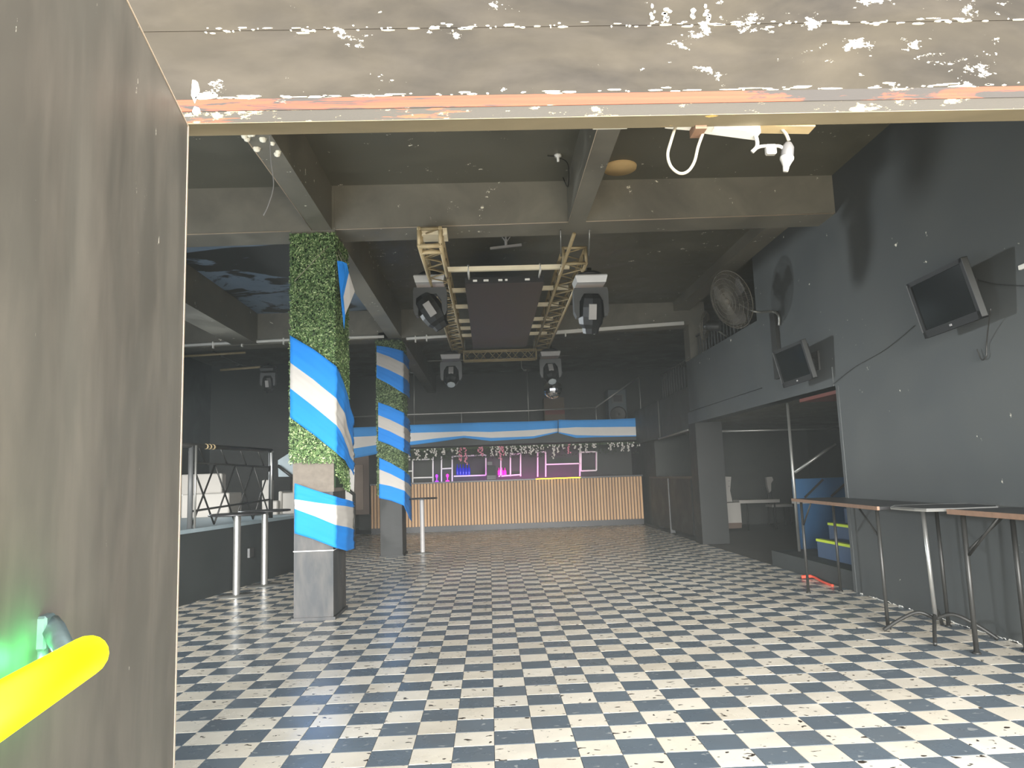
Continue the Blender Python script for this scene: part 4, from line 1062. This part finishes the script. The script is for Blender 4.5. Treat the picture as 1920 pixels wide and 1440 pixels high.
# ------------------------------------------------------------------ high tables on the right
def leg_foot(root, p, q, r, mat='dark_metal', foot=True):
    g = G().tube([p, q], r, 8)
    if foot: g.lathe([(0.0001, 0.012), (r*1.5, 0.012), (r*1.7, 0.0), (0.0001, 0)], (q[0], q[1], 0), 10)
    return g.build('leg', mat, root)
tA = thing('high_table', (3.4, 6.8, 0), 'far high table with a wooden front edge standing against the right wall', 'table', 'high tables along the right wall')
G().prism([(3.1, 5.8), (3.71, 5.8), (3.71, 7.85), (3.26, 7.85)], 0.94, 0.965, 0, 'z').build('tabletop', 'table_black', tA)
G().prism([(3.08, 5.8), (3.1, 5.8), (3.26, 7.85), (3.24, 7.85)], 0.938, 0.968, 0, 'z').build('front_edge', 'wood_edge', tA)
for x, y in ((3.28, 7.7), (3.13, 5.9), (3.62, 7.7), (3.62, 5.9)):
    leg_foot(tA, (x, y, 0.935), (x, y, 0.0), 0.015)
for a, b in (((3.14, 5.9, 0.7), (3.14, 6.2, 0.93)), ((3.28, 7.68, 0.7), (3.25, 7.4, 0.93))):
    G().tube([a, b], 0.009, 6).build('brace', 'dark_metal', tA)
tB = thing('high_table', (3.47, 5.55, 0), 'middle high table with a steel rim on a bright steel leg with arched feet', 'table', 'high tables along the right wall')
poly = [(3.1, 5.3), (3.12, 5.2), (3.3, 5.14), (3.6, 5.15), (3.71, 5.3), (3.71, 5.66), (3.5, 5.75), (3.2, 5.75), (3.1, 5.62)]
G().prism(poly, 0.955, 0.975, 0, 'z').build('tabletop', 'table_black', tB)
g = G(); pl = [Vector((x, y, 0.965)) for x, y in poly]; g.tube(pl, 0.013, 6, closed=True, smooth=False); g.build('rim', 'steel', tB)
G().tube([(3.33, 5.6, 0.955), (3.36, 5.63, 0.11)], 0.016, 10).build('leg', 'steel', tB)
for fx, fy in ((3.05, 5.82), (3.14, 5.3), (3.66, 5.38), (3.6, 5.95)):
    c = Vector((3.36, 5.63, 0.12)); e = Vector((fx, fy, 0.012)); m = (c+e)/2
    G().tube(spline([c, c*0.7+e*0.3+Vector((0, 0, 0.075)), c*0.35+e*0.65+Vector((0, 0, 0.055)), e]), 0.014, 7).build('foot', 'dark_metal', tB)
tC = thing('high_table', (3.4, 4.2, 0), 'high table with a wooden front edge standing nearest to the entrance', 'table', 'high tables along the right wall')
G().box(3.24, 3.70, 3.2, 5.12, 0.94, 0.97).build('tabletop', 'table_black', tC)
G().box(3.215, 3.24, 3.2, 5.12, 0.938, 0.972).build('front_edge', 'wood_edge', tC)
for x, y in ((3.29, 5.06), (3.29, 3.3), (3.64, 5.06), (3.64, 3.3)):
    leg_foot(tC, (x, y, 0.94), (x-0.01, y, 0.0), 0.017)
for a, b in (((3.29, 5.04, 0.66), (3.3, 4.72, 0.93)), ((3.29, 5.06, 0.68), (3.6, 5.06, 0.93))):
    G().tube([a, b], 0.009, 6).build('brace', 'dark_metal', tC)

# ------------------------------------------------------------------ bistro tables on steel posts
def post_table(x, y, rt_, rb, label, mat='steel'):
    t = thing('bistro_table', (x, y, 0), label, 'table', 'round tables on steel posts')
    G().lathe([(0.0001, 0.955), (rt_, 0.955), (rt_+0.004, 0.965), (rt_, 0.978), (0.0001, 0.978)], (x, y, 0), 28).build('tabletop', 'table_black', t)
    G().lathe([(0.042, 0.012), (0.042, 0.955)], (x, y, 0), 16).build('post', mat, t)
    G().lathe([(0.0001, 0), (rb, 0), (rb, 0.006), (0.05, 0.018), (0.0001, 0.018)], (x, y, 0), 28).build('base_plate', 'worn_steel', t)
    return t
post_table(-3.08, 9.1, 0.33, 0.22, 'nearer round table on a steel post by the left stage')
post_table(-3.0, 9.93, 0.33, 0.22, 'second round table on a steel post by the left stage')
tt = post_table(-1.235, 13.39, 0.28, 0.2, 'round table on a slim pale post beside the farther pillar', 'grey_lamp')

# ------------------------------------------------------------------ left stage
A2, D2 = Vector((-3.448, 8.711, 0)), Vector((0.162, 0.987, 0)).normalized()
N2 = Vector((-D2.y, D2.x, 0))
pS, pE = A2-D2*3.0, A2+D2*2.8
stg = thing('stage', (-4.6, 9, 0), 'raised dark stage along the left side with a pale edge', 'stage')
poly = [(pS.x, pS.y), (pE.x, pE.y), (pE.x-0.2, 14.2), (XL, 14.2), (XL, pS.y)]
G().prism(poly, 0, 0.79, 0, 'z').build('body', 'stage_paint', stg)
po = [(pS.x+0.02, pS.y), (pE.x+0.02, pE.y), (pE.x-0.18, 14.2), (XL, 14.2), (XL, pS.y)]
G().prism(po, 0.79, 0.835, 0, 'z').build('deck', 'teal_edge', stg)
q = A2+D2*1.35
G().box(q.x+0.0, q.x+0.03, q.y-0.09, q.y+0.09, 0.36, 0.48).build('socket_box', 'grey_plastic', stg)
rl = thing('stage_railing', A2+Vector((0, 0, 0.835)), 'dark truss railing with crossed braces on the edge of the left stage', 'railing')
def sp_(u, z, n=0.06): return A2+D2*u+N2*n+Vector((0, 0, z))
U1 = 2.08
for u, m_ in ((0.02, 'grey_plastic'), (U1, 'dark_metal')):
    G().tube([sp_(u, 0.835), sp_(u, 1.80)], 0.032, 8).build('post', m_, rl)
G().tube([sp_(0.02, 0.835, 0.0), sp_(0.02, 1.8, 0.0)], 0.014, 8).build('steel_post', 'worn_steel', rl)
G().tube([sp_(U1-0.07, 1.1, 0.02), sp_(U1-0.06, 1.76, 0.02), sp_(U1-0.03, 1.79, 0.02)], 0.016, 8).build('steel_post', 'steel', rl)
G().tube([sp_(-0.3, 1.8), sp_(U1, 1.8)], 0.03, 8).build('top_rail', 'dark_metal', rl)
G().tube([sp_(0, 1.6), sp_(U1, 1.56)], 0.014, 6).build('middle_rail', 'dark_metal', rl)
G().tube([sp_(0, 1.03), sp_(U1, 1.1)], 0.014, 6).build('lower_rail', 'dark_metal', rl)
for k in range(4):
    a, b = 0.05+k*0.5, 0.05+(k+1)*0.5
    for (ua, za), (ub, zb) in (((a, 1.58), (b, 0.85)), ((b, 1.58), (a, 0.85)), ((a+0.12, 1.79), (a+0.3, 1.58))):
        G().tube([sp_(ua, za), sp_(ub, zb)], 0.012, 6).build('brace', 'dark_metal', rl)
g = G()
for u in (0.34, 0.42, 0.5): G().tube([sp_(u-0.02, 1.8), sp_(u+0.02, 1.8)], 0.034, 8).build('tape', 'cream_truss', rl)
def pxbox(name, parent, x0, y0, x1, y1, Y, d, mat):
    a, b = onY(x0, y0, Y), onY(x1, y1, Y)
    G().rbox(Matrix.Translation(((a.x+b.x)/2, Y+d/2, (a.z+b.z)/2)), abs(b.x-a.x)/2, d/2, abs(a.z-b.z)/2, 0.015).build(name, mat, parent)
s1 = thing('sofa', (-4.4, 12.2, 0.835), 'pale sofa on the left stage behind the truss railing', 'sofa')
pxbox('backrest', s1, 340, 890, 415, 966, 12.5, 0.2, 'white_vinyl')
pxbox('seat', s1, 340, 927, 429, 971, 11.9, 0.6, 'white_vinyl')
s2 = thing('armchair', (-3.7, 12.3, 0.835), 'pale narrow armchair on the left stage at the right end of the railing', 'armchair')
pxbox('backrest', s2, 491, 900, 507, 955, 12.4, 0.2, 'white_vinyl')
pxbox('seat', s2, 491, 940, 520, 968, 11.9, 0.5, 'white_vinyl')
s3 = thing('sofa', (-3.3, 12.3, 0.835), 'pale low sofa on the left stage beside the nearer pillar', 'sofa')
pxbox('seat', s3, 522, 924, 575, 966, 12.1, 0.6, 'white_vinyl')
pxbox('arm', s3, 522, 921, 528, 966, 12.05, 0.65, 'white_vinyl')
wp = thing('stair_enclosure', (-2.8, 13.2, 0.835), 'white and grey boarded side of the steps behind the nearer pillar', 'stairs')
quad_solid([(521, 863), (548, 846), (600, 846), (600, 893), (522, 894)], 13.4, 0.06, 'upper_board', 'teal_edge', wp)
quad_solid([(600, 876), (665, 876), (663, 950), (600, 952)], 13.4, 0.06, 'lower_board', 'white_vinyl', wp)
G().tube([onY(521, 873, 13.3), onY(552, 897, 13.3)], 0.03, 6).build('handrail', 'dark_metal', wp)
G().tube([onY(636, 905, 13.3), onY(665, 928, 13.3)], 0.03, 6).build('handrail', 'dark_metal', wp)
G().tube([onY(548, 894, 13.3), onY(548, 966, 13.3)], 0.03, 6).build('post', 'dark_metal', wp)
G().tube([onY(664, 926, 13.3), onY(664, 1030, 13.3)], 0.03, 6).build('post', 'dark_metal', wp)

o = G().box(XL-0.1, 7.9, 2.72, YB+0.1, 0.01, ZC+0.1).build('haze', 'haze', None, 'base'); o['kind'] = 'stuff'; o['label'] = 'thin grey haze filling the hall'; o['category'] = 'haze'
